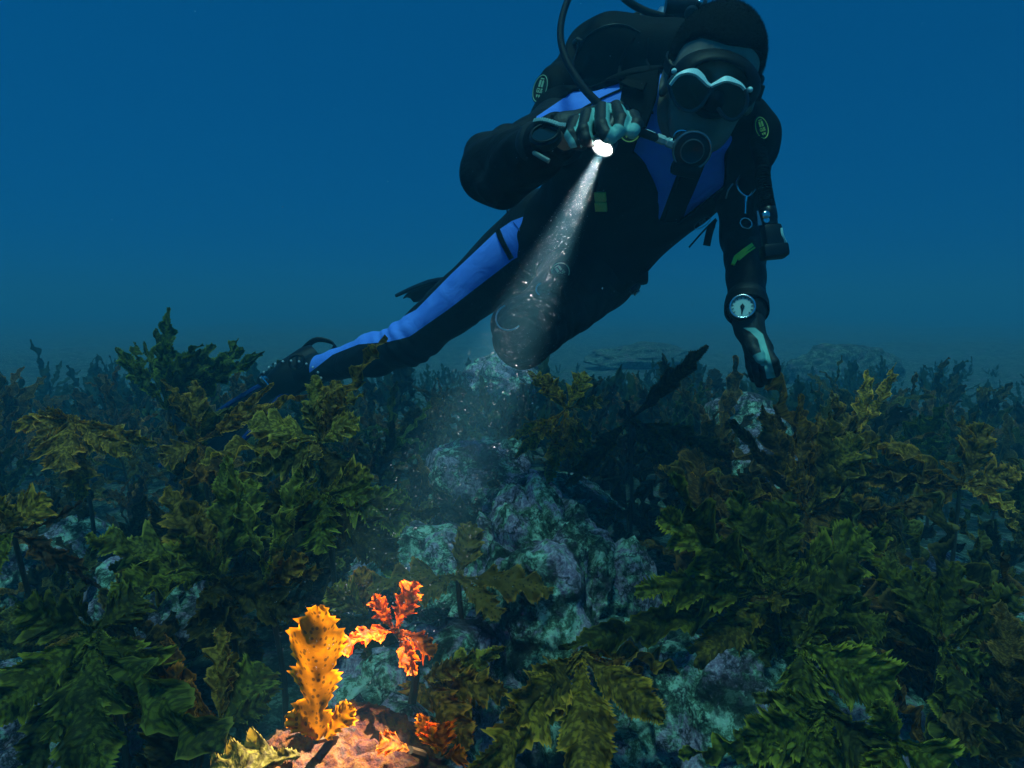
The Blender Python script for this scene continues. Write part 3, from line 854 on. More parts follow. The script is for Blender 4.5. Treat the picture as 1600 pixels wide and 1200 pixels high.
hero([((345, 1135, 0.82), (335, 985, 0.88), 0.028, (0.14, 0.11, 0.035, 1), 706, dict(lobes=0.55, bend=0.2)),
      ((345, 1135, 0.82), (215, 1040, 0.84), 0.030, (0.16, 0.075, 0.02, 1), 707, dict(lobes=0.5, bend=0.5)),
      ((345, 1135, 0.82), (415, 1040, 0.88), 0.050, (0.08, 0.11, 0.026, 1), 708, dict(lobes=0.3, bend=0.5)),
      ((345, 1135, 0.82), (350, 1215, 0.77), 0.026, GB, 709, dict(lobes=0.3, bend=0.4)),
      ((345, 1135, 0.82), (250, 1200, 0.77), 0.055, DARK, 710, dict(lobes=0.4, bend=0.5))],
     'brown and green kelp with an upright forked blade left of the torch-lit boulder')
hero([((660, 1060, 0.890), (735, 1085, 0.860), 0.045, (0.16, 0.11, 0.025, 1), 716, dict(lobes=0.5, bend=0.6)),
      ((660, 1060, 0.890), (650, 1080, 0.860), 0.035, (0.20, 0.10, 0.022, 1), 717, dict(lobes=0.5, bend=0.6)),
      ((660, 1060, 0.890), (725, 1150, 0.820), 0.036, (0.15, 0.085, 0.02, 1), 718, dict(lobes=0.4, bend=0.4)),
      ((660, 1060, 0.890), (790, 1015, 0.940), 0.028, OLV, 719, dict(lobes=0.7, bend=0.4))],
     'rust brown kelp hanging between the ragged orange kelp and the steep dark rock')
hero([((570, 960, 0.98), (565, 890, 1.0), 0.026, (0.22, 0.11, 0.03, 1), 721, dict(lobes=0.3, bend=0.2)),
      ((575, 960, 0.98), (520, 930, 0.96), 0.045, OLV, 722, dict(lobes=0.6, bend=0.5)),
      ((575, 965, 0.98), (510, 1000, 0.92), 0.045, DARK, 723, dict(lobes=0.5, bend=0.6)),
      ((575, 965, 0.98), (620, 1030, 0.90), 0.045, DARK, 724, dict(lobes=0.5, bend=0.6))],
     'dark kelp with one pointed red brown blade behind the ragged orange kelp')

# ------------------------------------------------------------------ the rest of the bed
GROUP = 'kelp plants of the bed'
def project(p):
    v = Vector(p) - CAM
    d = v.dot(CF)
    return 800 + v.dot(CR) / d * FPX, 600 - v.dot(CU) / d * FPX, d

def clear(px, py, d):
    """bare rock that the photograph shows"""
    if 640 < px < 1060 and py > 790: return True
    if 1130 < px < 1240 and 640 < py < 830: return True
    if 1400 < px and 850 < py < 960 : return True
    if 160 < px < 330 and 900 < py < 1010: return True
    if 0 < px < 140 and 860 < py < 930: return True
    if 300 < px < 720 and py > 1060: return True
    if 690 < px < 800 and py > 740: return True
    return False

ADJ_T = ['olive', 'brown', 'dark green', 'dusky', 'tawny']
TINTS = [OLIVE, (0.13, 0.08, 0.016, 1), (0.05, 0.085, 0.014, 1), (0.042, 0.04, 0.011, 1), (0.17, 0.11, 0.026, 1)]
rr = random.Random(41)
n_fill = 0
y = 0.95
rows = []
while y < 3.5:
    half = y * 0.86 + 0.25
    x = -half + rr.uniform(0, .15)
    while x < half:
        rows.append((x + rr.uniform(-.06, .06), y + rr.uniform(-.07, .07)))
        x += 0.15 + 0.034 * y
    y += 0.13 + 0.03 * y
def where(px, d):
    side = 'far left' if px < 260 else 'left' if px < 560 else 'middle' if px < 1000 else 'right' if px < 1330 else 'far right'
    dep = 'front' if d < 1.35 else 'second' if d < 1.8 else 'third' if d < 2.4 else 'hazy back'
    return side, dep
seen = {}
for i, (x, y) in enumerate(rows):
    z = ground_z(x, y)
    px, py, d = project((x, y, z))
    h = rr.uniform(0.13, 0.30) * (1.0 if y < 2.2 else 1.15)
    if y < 1.4: h *= 0.8
    t = rr.randrange(5)
    if clear(px, py, d) or px < -140 or px > 1740: continue
    if 560 < px < 1000 and y > 2.7: h *= 0.8
    tx, ty, td = project((x, y, z + h))
    if clear(tx, ty, td) or (730 < px < 860 and ty < 640): continue
    side, dep = where(px, d)
    lab = f'{ADJ_T[t]} filler'
    sz = 'short' if h < 0.2 else 'tall'
    lab = f'{sz} {ADJ_T[t]} kelp in {dep} rank of the bed, {side}'
    nb = rr.randint(9, 13) if d < 2.2 else rr.randint(8, 10)
    kelp((x, y, z), h, nb, rr.uniform(0.55, 0.88) * (1 if y > 1.3 else .85), lab, TINTS[t], (rr.uniform(-.06, .06), rr.uniform(-.05, .05)), i + 1, GROUP,
         templ=TEMPL if d < 2.2 else SMALL, up=rr.uniform(0.25, 0.9))
    n_fill += 1
for k, (px, py, h, t, lab) in enumerate((
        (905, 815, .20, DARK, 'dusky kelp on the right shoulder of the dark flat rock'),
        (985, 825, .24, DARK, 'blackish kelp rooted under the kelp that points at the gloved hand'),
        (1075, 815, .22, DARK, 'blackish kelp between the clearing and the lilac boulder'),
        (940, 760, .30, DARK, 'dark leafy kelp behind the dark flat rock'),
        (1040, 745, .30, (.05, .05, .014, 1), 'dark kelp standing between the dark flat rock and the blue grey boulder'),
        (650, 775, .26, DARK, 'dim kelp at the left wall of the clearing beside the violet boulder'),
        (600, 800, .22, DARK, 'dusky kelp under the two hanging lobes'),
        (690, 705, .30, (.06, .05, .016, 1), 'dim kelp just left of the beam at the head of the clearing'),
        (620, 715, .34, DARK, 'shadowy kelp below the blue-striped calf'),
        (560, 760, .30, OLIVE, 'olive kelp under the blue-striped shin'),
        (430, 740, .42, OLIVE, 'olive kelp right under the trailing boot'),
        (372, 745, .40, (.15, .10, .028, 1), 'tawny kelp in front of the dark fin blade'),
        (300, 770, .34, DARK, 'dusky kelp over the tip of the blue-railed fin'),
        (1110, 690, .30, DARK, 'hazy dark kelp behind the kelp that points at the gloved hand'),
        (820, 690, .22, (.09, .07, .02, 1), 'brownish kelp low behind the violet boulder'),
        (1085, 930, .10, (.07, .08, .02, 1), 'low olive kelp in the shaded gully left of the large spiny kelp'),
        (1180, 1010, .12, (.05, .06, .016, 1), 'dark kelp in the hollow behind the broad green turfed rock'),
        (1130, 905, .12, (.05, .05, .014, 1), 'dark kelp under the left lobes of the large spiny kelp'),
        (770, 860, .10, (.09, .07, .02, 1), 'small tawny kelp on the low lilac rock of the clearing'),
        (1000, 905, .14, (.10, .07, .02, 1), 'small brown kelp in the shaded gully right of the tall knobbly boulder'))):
    b = on_ground(px, py, 0.02)
    kelp((b.x, b.y, ground_z(b.x, b.y)), h, 9, 0.72, lab, t, (rr.uniform(-.05, .05), -0.03), 900 + k, GROUP, up=0.6)
print('fill kelp', n_fill)

# far beds that read as one mass
def far_bed():
    r = random.Random(5)
    V, F, RIM, UV = [], [], [], []
    for k in range(700):
        y = 3.1 + 4.2 * r.random() ** 1.6
        x = r.uniform(-1, 1) * (y * 0.85 + 0.3)
        dens = noise.noise(Vector((x * 0.8, y * 0.8, 2.2)))
        edge = abs(x) / (y * 0.8)
        if dens < -0.25 + 0.14 * max(0, y - 3.9) - 0.25 * edge: continue
        me = r.choice(SMALL)
        z = ground_z(x, y) + r.uniform(0.02, 0.16)
        for q in range(5):
            s = r.uniform(0.5, 1.0) * max(.35, 0.85 + 1.0 * noise.noise(Vector((x * 1.1, y * 1.1, 8))) - 0.12 * max(0, y - 4))
            m = Matrix.Translation((x, y, z)) @ Matrix.Rotation(r.uniform(0, 6.28), 4, 'Z') @ Matrix.Rotation(-r.uniform(0.2, 1.35), 4, 'X') @ Matrix.Diagonal((s, s, s, 1))
            n0 = len(V)
            V += [m @ v.co for v in me.vertices]
            F += [tuple(i + n0 for i in p.vertices) for p in me.polygons]
    o = mesh_obj('kelp_bed', V, F, KELP)
    o.color = (0.06, 0.095, 0.024, 1)
    ra = o.data.attributes.new('rim', 'FLOAT', 'POINT')
    ul = o.data.uv_layers.new(name='UVMap')
    tag(o, 'far kelp bed fading into the blue haze beyond the diver', 'kelp bed', kind='stuff')
far_bed()
# ================================================================== THE DIVER
def sd_cone(P, a, b, r1, r2):
    a = np.array(a, dtype=np.float32); b = np.array(b, dtype=np.float32)
    pa = P - a; ba = b - a
    h = np.clip(pa @ ba / float(ba @ ba), 0, 1)
    return np.linalg.norm(pa - h[:, None] * ba, axis=1) - (r1 + (r2 - r1) * h)

def sd_ell(P, c, ax, r):
    M = np.array([list(v) for v in ax], dtype=np.float32).T
    q = (P - np.array(c, dtype=np.float32)) @ M
    r = np.array(r, dtype=np.float32)
    k0 = np.linalg.norm(q / r, axis=1)
    k1 = np.linalg.norm(q / (r * r), axis=1) + 1e-6
    return k0 * (k0 - 1.0) / k1

def sd_box(P, c, ax, s, rad):
    M = np.array([list(v) for v in ax], dtype=np.float32).T
    q = np.abs((P - np.array(c, dtype=np.float32)) @ M) - (np.array(s, dtype=np.float32) - rad)
    return np.linalg.norm(np.maximum(q, 0), axis=1) + np.minimum(q.max(axis=1), 0) - rad

def smin(a, b, k):
    h = np.clip(0.5 + 0.5 * (b - a) / k, 0, 1)
    return b + (a - b) * h - k * h * (1 - h)

def smax(a, b, k):
    return -smin(-a, -b, k)

def polygonize(sdf, lo, hi, h):
    lo = np.array(lo, dtype=np.float32); hi = np.array(hi, dtype=np.float32)
    s = 6
    nb = np.ceil((hi - lo) / (h * s)).astype(int) + 1
    gi = np.stack(np.meshgrid(*[np.arange(k) for k in nb], indexing='ij'), -1).reshape(-1, 3)
    cen = lo + (gi * s + s / 2) * h
    d = sdf(cen.astype(np.float32))
    D = d.reshape(nb)
    V = np.repeat(np.repeat(np.repeat(np.sign(D), s, 0), s, 1), s, 2).astype(np.float32)
    n = V.shape
    act = gi[np.abs(d) < s * h * 0.87 * 1.7]
    Mk = np.zeros(n, dtype=bool)
    for (i, j, k) in act * s:
        Mk[i:i + s + 1, j:j + s + 1, k:k + s + 1] = True
    ii = np.argwhere(Mk)
    vals = np.empty(len(ii), dtype=np.float32)
    for c in range(0, len(ii), 300000):
        vals[c:c + 300000] = sdf((lo + ii[c:c + 300000] * h).astype(np.float32))
    V[Mk] = vals
    S = V < 0
    cnt = np.zeros(tuple(k - 1 for k in n), dtype=np.uint8)
    for a in (0, 1):
        for b in (0, 1):
            for c in (0, 1):
                cnt += S[a:n[0] - 1 + a, b:n[1] - 1 + b, c:n[2] - 1 + c]
    mixed = (cnt > 0) & (cnt < 8)
    ci = np.argwhere(mixed)
    acc = np.zeros((len(ci), 3), dtype=np.float32); num = np.zeros(len(ci), dtype=np.float32)
    cor = [(a, b, c) for a in (0, 1) for b in (0, 1) for c in (0, 1)]
    cv = {q: V[ci[:, 0] + q[0], ci[:, 1] + q[1], ci[:, 2] + q[2]] for q in cor}
    for q in cor:
        for ax in range(3):
            if q[ax] == 0:
                w = list(q); w[ax] = 1; w = tuple(w)
                va, vb = cv[q], cv[w]
                m = (va < 0) != (vb < 0)
                t = np.where(m, va / np.where(m, va - vb, 1), 0)
                p = np.tile(np.array(q, dtype=np.float32), (len(ci), 1))
                p[:, ax] += t
                acc += p * m[:, None]; num += m
    verts = lo + (ci + acc / num[:, None]) * h
    ID = np.full(mixed.shape, -1, dtype=np.int32)
    ID[mixed] = np.arange(len(ci))
    quads = []
    for ax in range(3):
        o1, o2 = [(1, 2), (2, 0), (0, 1)][ax]
        sl0 = [slice(1, -1)] * 3; sl1 = [slice(1, -1)] * 3
        sl0[ax] = slice(0, -1); sl1[ax] = slice(1, None)
        A = S[tuple(sl0)]; B = S[tuple(sl1)]
        e = np.argwhere(A != B)
        flip = A[A != B]
        off = np.ones(3, dtype=int); off[ax] = 0
        e = e + off
        def cell(d1, d2):
            q = e.copy(); q[:, o1] += d1; q[:, o2] += d2
            return ID[q[:, 0], q[:, 1], q[:, 2]]
        Q = np.stack([cell(-1, -1), cell(0, -1), cell(0, 0), cell(-1, 0)], 1)
        Q[~flip] = Q[~flip][:, ::-1]
        quads.append(Q)
    quads = np.concatenate(quads)
    quads = quads[(quads >= 0).all(1)]
    return verts, quads

def np_obj(name, verts, quads, mat, parent=None, attrs=None, relax=0):
    verts = verts.astype(np.float64)
    for _ in range(relax):
        acc = np.zeros_like(verts); num = np.zeros(len(verts))
        for a, b in ((0, 1), (1, 2), (2, 3), (3, 0)):
            np.add.at(acc, quads[:, a], verts[quads[:, b]]); np.add.at(num, quads[:, a], 1)
            np.add.at(acc, quads[:, b], verts[quads[:, a]]); np.add.at(num, quads[:, b], 1)
        verts = verts * 0.5 + 0.5 * acc / np.maximum(num, 1)[:, None]
    me = bpy.data.meshes.new(name)
    me.vertices.add(len(verts)); me.vertices.foreach_set('co', verts.astype(np.float32).ravel())
    me.loops.add(len(quads) * 4); me.loops.foreach_set('vertex_index', quads.astype(np.int32).ravel())
    me.polygons.add(len(quads))
    me.polygons.foreach_set('loop_start', np.arange(0, len(quads) * 4, 4, dtype=np.int32))
    me.update(calc_edges=True); me.validate()
    me.polygons.foreach_set('use_smooth', [True] * len(me.polygons))
    me.materials.append(mat)
    for k, v in (attrs or {}).items():
        a = me.attributes.new(k, 'FLOAT', 'POINT')
        a.data.foreach_set('value', v.astype(np.float32))
    o = bpy.data.objects.new(name, me)
    link(o, parent)
    if parent is not None: o.matrix_parent_inverse = Matrix.Translation(-parent.location)
    return o

aCAM = np.array(CAM); aR = np.array(CR); aU = np.array(CU); aF = np.array(CF)
def to_px(V):
    q = V - aCAM
    d = q @ aF
    return np.stack([800 + q @ aR / d * FPX, 600 - q @ aU / d * FPX], 1), d

def poly_sd(P, poly):
    """signed distance (negative inside) from 2-D points to a closed outline"""
    poly = np.array(poly, dtype=np.float64)
    d = np.full(len(P), 1e18); s = np.ones(len(P))
    for i in range(len(poly)):
        a, b = poly[i], poly[i - 1]
        e = b - a; w = P - a
        t = np.clip(w @ e / (e @ e), 0, 1)
        q = w - t[:, None] * e
        d = np.minimum(d, (q * q).sum(1))
        c1 = P[:, 1] >= a[1]; c2 = P[:, 1] < b[1]; c3 = e[0] * w[:, 1] > e[1] * w[:, 0]
        fl = (c1 & c2 & c3) | (~c1 & ~c2 & ~c3)
        s = np.where(fl, -s, s)
    return s * np.sqrt(d)

J = {k: at(*v) for k, v in dict(
    SR=(882, 200, 1.39), SL=(1156, 222, 1.37), NB=(1085, 200, 1.37), CH=(1018, 248, 1.44), BE=(955, 318, 1.53), PE=(898, 385, 1.63),
    ER=(768, 268, 1.14), WR=(872, 214, 0.985), EL=(1163, 365, 1.45), WL=(1167, 496, 1.26),
    HR=(852, 358, 1.66), KR=(640, 536, 1.82), AR=(492, 578, 2.12), HL=(925, 425, 1.66), KL=(816, 532, 1.30), AL=(812, 480, 1.72),
    HD=(1111, 128, 1.25)).items()}
LAT = (J['SR'] - J['SL']).normalized()
SPI = (J['NB'] - J['PE']).normalized()
SPI = (SPI - LAT * SPI.dot(LAT)).normalized()
FRO = LAT.cross(SPI).normalized()
if FRO.dot(CF) > 0: FRO = -FRO
PLAT = (J['HR'] - J['HL']); PLAT = (PLAT - SPI * PLAT.dot(SPI)).normalized()
PFRO = PLAT.cross(SPI).normalized()
if PFRO.dot(CF) > 0: PFRO = -PFRO

# head frame: x to his right hand, y where he looks, z crown
HY = cvec(-0.13, -0.40, 0.90).normalized()
HZ = cvec(0.20, 0.90, 0.40); HZ = (HZ - HY * HZ.dot(HY)).normalized()
HX = HY.cross(HZ).normalized()
HC = J['HD']
def hd(x, y, z): return HC + HX * x + HY * y + HZ * z
def hplane(px, py, y, off=0.0):
    """point of the plane y=const of the head frame in the direction of a pixel"""
    v = CF + CR * ((px - 800) / FPX) + CU * ((600 - py) / FPX)
    k = (HC + HY * y - CAM).dot(HY) / v.dot(HY)
    return CAM + v * k + HY * off
HAX = (HX, HY, HZ)

def torso_sdf(P, o=0.0):
    d = sd_ell(P, J['CH'], (LAT, SPI, FRO), (0.172 + o, 0.175 + o, 0.112 + o))
    m = (LAT + PLAT).normalized(); m = (m - SPI * m.dot(SPI)).normalized(); mf = m.cross(SPI).normalized()
    d = smin(d, sd_ell(P, J['BE'], (m, SPI, mf), (0.142 + o, 0.17 + o, 0.108 + o)), 0.05)
    d = smin(d, sd_ell(P, J['PE'], (PLAT, SPI, PFRO), (0.155 + o, 0.12 + o, 0.115 + o)), 0.05)
    for s in ('SR', 'SL'):
        d = smin(d, sd_cone(P, J['NB'] - SPI * 0.035, J[s], 0.060 + o, 0.062 + o), 0.05)
    return d

def limb_sdf(P, o=0.0, hands=True):
    d = sd_cone(P, J['SR'], J['ER'], 0.060 + o, 0.042 + o)
    d = smin(d, sd_cone(P, J['ER'], J['WR'], 0.043 + o, 0.032 + o), 0.02)
    d = smin(d, sd_cone(P, at(790, 290, 1.12), at(850, 250, 1.04), 0.026 + o, 0.022 + o), 0.03)
    d = smin(d, sd_cone(P, at(750, 282, 1.125), at(778, 296, 1.11), 0.024 + o, 0.024 + o), 0.02)
    d = smin(d, sd_cone(P, at(790, 228, 1.20), at(755, 238, 1.16), 0.030 + o, 0.026 + o), 0.02)
    e = sd_cone(P, J['SL'], J['EL'], 0.058 + o, 0.044 + o)
    e = smin(e, sd_cone(P, J['EL'], J['WL'], 0.044 + o, 0.029 + o), 0.02)
    d = np.minimum(d, e)
    return d

def leg_sdf(P, o=0.0):
    r = sd_cone(P, J['HR'], J['KR'], 0.094 + o, 0.059 + o)
    c = J['KR'].lerp(J['AR'], 0.35) - cvec(0, 0.006, 0)
    r = smin(r, sd_cone(P, J['KR'], c, 0.056 + o, 0.058 + o), 0.03)
    r = smin(r, sd_cone(P, c, J['AR'], 0.056 + o, 0.040 + o), 0.03)
    l = sd_cone(P, J['HL'], J['KL'], 0.108 + o, 0.050 + o)
    c = J['KL'].lerp(J['AL'], 0.35)
    l = smin(l, sd_cone(P, J['KL'], c, 0.046 + o, 0.058 + o), 0.03)
    l = smin(l, sd_cone(P, c, J['AL'], 0.056 + o, 0.040 + o), 0.03)
    return smin(r, l, 0.03)

def head_sdf(P):
    E = lambda c, r: sd_ell(P, hd(*c), HAX, r)
    Cn = lambda a, b, r1, r2: sd_cone(P, hd(*a), hd(*b), r1, r2)
    d = E((0, -0.012, 0.035), (0.077, 0.096, 0.088))
    d = smin(d, E((0, 0.022, -0.030), (0.066, 0.066, 0.080)), 0.03)
    d = smin(d, E((0, 0.038, -0.085), (0.048, 0.046, 0.038)), 0.03)
    d = smin(d, Cn((0, 0.070, -0.108), (0, 0.066, -0.102), 0.018, 0.02), 0.02)
    for s in (-1, 1):
        d = smin(d, Cn((s * 0.040, 0.060, -0.026), (s * 0.052, 0.040, -0.018), 0.022, 0.022), 0.02)
        d = smin(d, Cn((s * 0.012, 0.084, 0.020), (s * 0.042, 0.070, 0.020), 0.012, 0.012), 0.015)
        d = smax(d, -E((s * 0.032, 0.094, 0.0), (0.016, 0.012, 0.011)), 0.01)
        d = smin(d, E((s * 0.032, 0.073, 0.0), (0.0125, 0.0125, 0.0125)), 0.003)
        ear = E((s * 0.080, -0.006, -0.010), (0.011, 0.022, 0.034))
        ear = smax(ear, -E((s * 0.090, 0.004, -0.006), (0.008, 0.012, 0.020)), 0.006)
        d = smin(d, ear, 0.008)
    d = smin(d, Cn((0, 0.086, 0.010), (0, 0.108, -0.030), 0.009, 0.0135), 0.012)
    for s in (-1, 1):
        d = smin(d, E((s * 0.012, 0.098, -0.034), (0.009, 0.011, 0.008)), 0.006)
    d = smin(d, Cn((-0.020, 0.082, -0.063), (0.020, 0.082, -0.063), 0.0075, 0.0075), 0.008)
    d = smin(d, Cn((-0.018, 0.080, -0.077), (0.018, 0.080, -0.077), 0.008, 0.008), 0.008)
    d = smin(d, sd_cone(P, hd(0, -0.03, -0.06), J['NB'] - FRO * 0.02, 0.055, 0.060), 0.03)
    return d

# hands: (knuckle, middle joint, last joint, tip) for each finger
def chain(pts): return [at(*p) for p in pts]
HAND_T = dict(
    fingers=[chain(p) for p in (
        [(900, 190, .955), (892, 211, .932), (898, 224, .930), (910, 228, .942)],
        [(919, 180, .950), (913, 205, .922), (916, 218, .918), (924, 222, .930)],
        [(941, 171, .948), (941, 198, .912), (948, 212, .904), (955, 216, .905)],
        [(963, 168, .950), (972, 188, .918), (968, 203, .908), (964, 209, .906)])],
    thumb=chain([(968, 190, .965), (988, 184, .94), (994, 195, .918), (988, 207, .908)]),
    palm=[chain(p) for p in ([(880, 210, .985), (905, 192, .968)], [(880, 206, .985), (925, 185, .965)], [(884, 204, .985), (945, 178, .962)], [(890, 204, .985), (963, 178, .960)])])
HAND_D = dict(
    fingers=[chain(p) for p in (
        [(1171, 556, 1.250), (1173, 572, 1.250), (1176, 585, 1.262), (1178, 592, 1.275)],
        [(1180, 558, 1.228), (1184, 580, 1.216), (1187, 594, 1.224), (1188, 604, 1.238)],
        [(1190, 556, 1.212), (1197, 576, 1.194), (1199, 588, 1.202), (1198, 595, 1.214)],
        [(1198, 550, 1.200), (1208, 566, 1.180), (1212, 576, 1.186), (1212, 583, 1.196)])],
    thumb=chain([(1172, 530, 1.225), (1178, 545, 1.200), (1185, 553, 1.188), (1188, 561, 1.185)]),
    palm=[chain(p) for p in ([(1168, 512, 1.25), (1175, 550, 1.232)], [(1170, 512, 1.245), (1182, 550, 1.222)], [(1173, 514, 1.24), (1190, 548, 1.215)], [(1174, 516, 1.24), (1196, 544, 1.212)])])
FR = [0.0088, 0.0098, 0.0102, 0.0098]
def hand_sdf(P, H, o=0.0, k=0.004):
    palm = None
    for (a, b) in H['palm']:
        c = sd_cone(P, a, b, 0.017 + o, 0.0135 + o)
        palm = c if palm is None else smin(palm, c, 0.012)
    d = palm
    for f, r in zip(H['fingers'] + [H['thumb']], FR + [0.0105]):
        g = sd_cone(P, f[0], f[1], r * 1.06 + o, r + o)
        g = smin(g, sd_cone(P, f[1], f[2], r * 1.02 + o, r * .92 + o), 0.003)
        g = smin(g, sd_cone(P, f[2], f[3], r * .92 + o, r * .80 + o), 0.003)
        d = smin(d, g, k)
    return d

def bounds(pts, m):
    A = np.array([list(p) for p in pts])
    return A.min(0) - m, A.max(0) + m
LOB, HIB = bounds(J.values(), 0.22)

SKIN = plain('skin', (0.26, 0.20, 0.15), 0.55, bump=0.25, bscale=260, var=0.12)
def body_sdf(P):
    d = torso_sdf(P, -0.006)
    d = smin(d, limb_sdf(P, -0.006), 0.03)
    d = smin(d, leg_sdf(P, -0.006), 0.04)
    d = smin(d, head_sdf(P), 0.012)
    for H, w in ((HAND_T, 'WR'), (HAND_D, 'WL')):
        d = smin(d, hand_sdf(P, H, -0.003), 0.01)
    d = smin(d, sd_cone(P, J['AR'], J['AR'] + cvec(-0.16, -0.03, -0.06), 0.036, 0.026), 0.02)
    d = smin(d, sd_cone(P, J['AL'], J['AL'] + cvec(-0.02, -0.02, -0.15), 0.036, 0.026), 0.02)
    return d
v, q = polygonize(body_sdf, LOB, HIB, 0.004)
person = np_obj('person', v, q, SKIN, relax=1)
tag(person, 'scuba diver in black and blue wetsuit hovering over kelp and pointing a torch down', 'person')

# ---- hair, cropped
HAIR = plain('hair', (0.007, 0.007, 0.007), 0.9, bump=0.5, bscale=900, spec=0.1)
def hair_sdf(P):
    d = sd_ell(P, hd(0, -0.014, 0.040), HAX, (0.0845, 0.103, 0.094))
    # hairline over the forehead, round the ears and down to the nape
    q = P - np.array(HC, dtype=np.float32)
    x = q @ np.array(HX, dtype=np.float32); y = q @ np.array(HY, dtype=np.float32); z = q @ np.array(HZ, dtype=np.float32)
    line = 0.056 - 0.10 * np.clip(0.062 - y, 0, 0.2) / 0.1 * 0.55 - 0.9 * np.clip(0.03 - y, 0, 1) + 0.10 * np.abs(x)
    line = np.maximum(line, -0.075)
    side = (np.abs(x) > 0.062) & (y > -0.02)
    cut = line - z
    d = smax(d, cut * 0.7, 0.012)
    return d
lo, hi = bounds([HC], 0.14)
v, q = polygonize(hair_sdf, lo, hi, 0.003)
rs = np.random.RandomState(3)
ctr = np.array(hd(0, -0.014, 0.03))
nrm = v - ctr; nrm /= np.linalg.norm(nrm, axis=1)[:, None]
v = v + nrm * rs.normal(0, 0.0004, (len(v), 1))
hair = np_obj('hair', v, q, HAIR, person)
# short bristles break the outline
g = Geo()
idx = rs.choice(len(v), 14000)
for i in idx:
    p = Vector(v[i]); n = Vector(nrm[i])
    if (p - HC).dot(HZ) < -0.07: continue
    a = Vector(rs.normal(size=3)); a = (a - n * a.dot(n)).normalized()
    tip = p + (n + Vector(rs.normal(0, 0.35, 3))).normalized() * rs.uniform(0.002, 0.0048)
    g.v += [p + a * 0.0004, p - a * 0.0004, tip]
    k = len(g.v); g.f.append((k - 3, k - 2, k - 1))
bristle = mesh_obj('hair_bristle', g.v, g.f, HAIR, hair, smooth=False)

# ---- wetsuit with blue panels
def suit_material():
    m, t, out = mat_new('wetsuit')
    co = N(t, 'ShaderNodeTexCoord')
    a = N(t, 'ShaderNodeAttribute', attribute_name='panel')
    f = ramp(t, [(0.485, (0, 0, 0)), (0.515, (1, 1, 1))])
    t.links.new(a.outputs['Fac'], f.inputs[0])
    n1 = noise_tex(t, co.outputs['Object'], 26, 4, 0.6)
    blk = ramp(t, [(0.3, (0.003, 0.0035, 0.004)), (0.7, (0.008, 0.0085, 0.010))])
    t.links.new(n1.outputs[0], blk.inputs[0])
    blu = ramp(t, [(0.3, (0.10, 0.26, 0.92)), (0.7, (0.14, 0.32, 0.99))])
    t.links.new(n1.outputs[0], blu.inputs[0])
    c = mixrgb(t, f.outputs[0], blk.outputs[0], blu.outputs[0])
    p = N(t, 'ShaderNodeBsdfPrincipled')
    p.inputs['Roughness'].default_value = 0.62
    p.inputs['Specular IOR Level'].default_value = 0.2
    t.links.new(c, p.inputs['Base Color'])
    # creases across the stretch, and the knit of the neoprene
    n2 = noise_tex(t, co.outputs['Object'], 11, 3, 0.5, 1.4)
    n3 = noise_tex(t, co.outputs['Object'], 700, 1, 0.5)
    h = N(t, 'ShaderNodeMath', operation='MULTIPLY_ADD'); h.inputs[1].default_value = 0.04
    t.links.new(n3.outputs[0], h.inputs[0]); t.links.new(n2.outputs[0], h.inputs[2])
    b = N(t, 'ShaderNodeBump'); b.inputs['Strength'].default_value = 0.4; b.inputs['Distance'].default_value = 0.02
    t.links.new(h.outputs[0], b.inputs['Height']); t.links.new(b.outputs[0], p.inputs['Normal'])
    t.links.new(p.outputs[0], out.inputs[0])
    return m
SUIT = suit_material()
fN = lambda v: np.array(v, dtype=np.float32)
def suit_sdf(P):
    d = torso_sdf(P, 0.0)
    d = smin(d, limb_sdf(P, 0.003), 0.035)
    d = smin(d, leg_sdf(P, 0.0), 0.045)
    d = smin(d, sd_cone(P, J['NB'] - FRO * 0.015 - SPI * 0.02, J['NB'].lerp(hd(0, -0.03, -0.08), 0.6), 0.066, 0.064), 0.03)
    # folds where the limbs bend
    a = fN((J['ER'] - J['SR']).normalized()); s = (P - fN(J['ER'])) @ a
    n = np.linalg.norm(P - fN(J['ER']), axis=1)
    d = d + 0.006 * np.sin(s * 150 + 6 * np.sin((P @ fN((3, 9, 5))) * 2)) * np.exp(-(n / 0.10) ** 2)
    for kn, hp in (('KR', 'HR'), ('KL', 'HL')):
        a = fN((J[kn] - J[hp]).normalized()); s = (P - fN(J[kn])) @ a
        n = np.linalg.norm(P - fN(J[kn]), axis=1)
        d = d + 0.0035 * np.sin(s * 120 + 2.5 * np.sin((P @ fN((7, 3, 9))) * 3)) * np.exp(-(n / 0.13) ** 2)
    d = d + 0.0022 * np.sin(P @ fN((38, 21, 27)) + 2 * np.sin(P @ fN((9, 17, -11)))) * np.sin(P @ fN((-23, 33, 29)))
    # room for the hands and for the face: cuffs and collar end here
    d = smax(d, 0.0 - (sd_ell(P, hd(0, 0.03, -0.02), HAX, (0.098, 0.11, 0.12))), 0.006)
    for w, e in (('WR', 'ER'), ('WL', 'EL')):
        ax = fN((J[w] - J[e]).normalized())
        cut = (P - fN(J[w])) @ ax - 0.012
        near = np.linalg.norm(P - fN(J[w]), axis=1)
        d = np.where(near < 0.11, smax(d, cut, 0.004), d)
    for w, e in (('AR', 'KR'), ('AL', 'KL')):
        ax = fN((J[w] - J[e]).normalized())
        cut = (P - fN(J[w])) @ ax - 0.03
        near = np.linalg.norm(P - fN(J[w]), axis=1)
        d = np.where(near < 0.12, smax(d, cut, 0.004), d)
    return d
v, q = polygonize(suit_sdf, LOB, HIB, 0.0045)

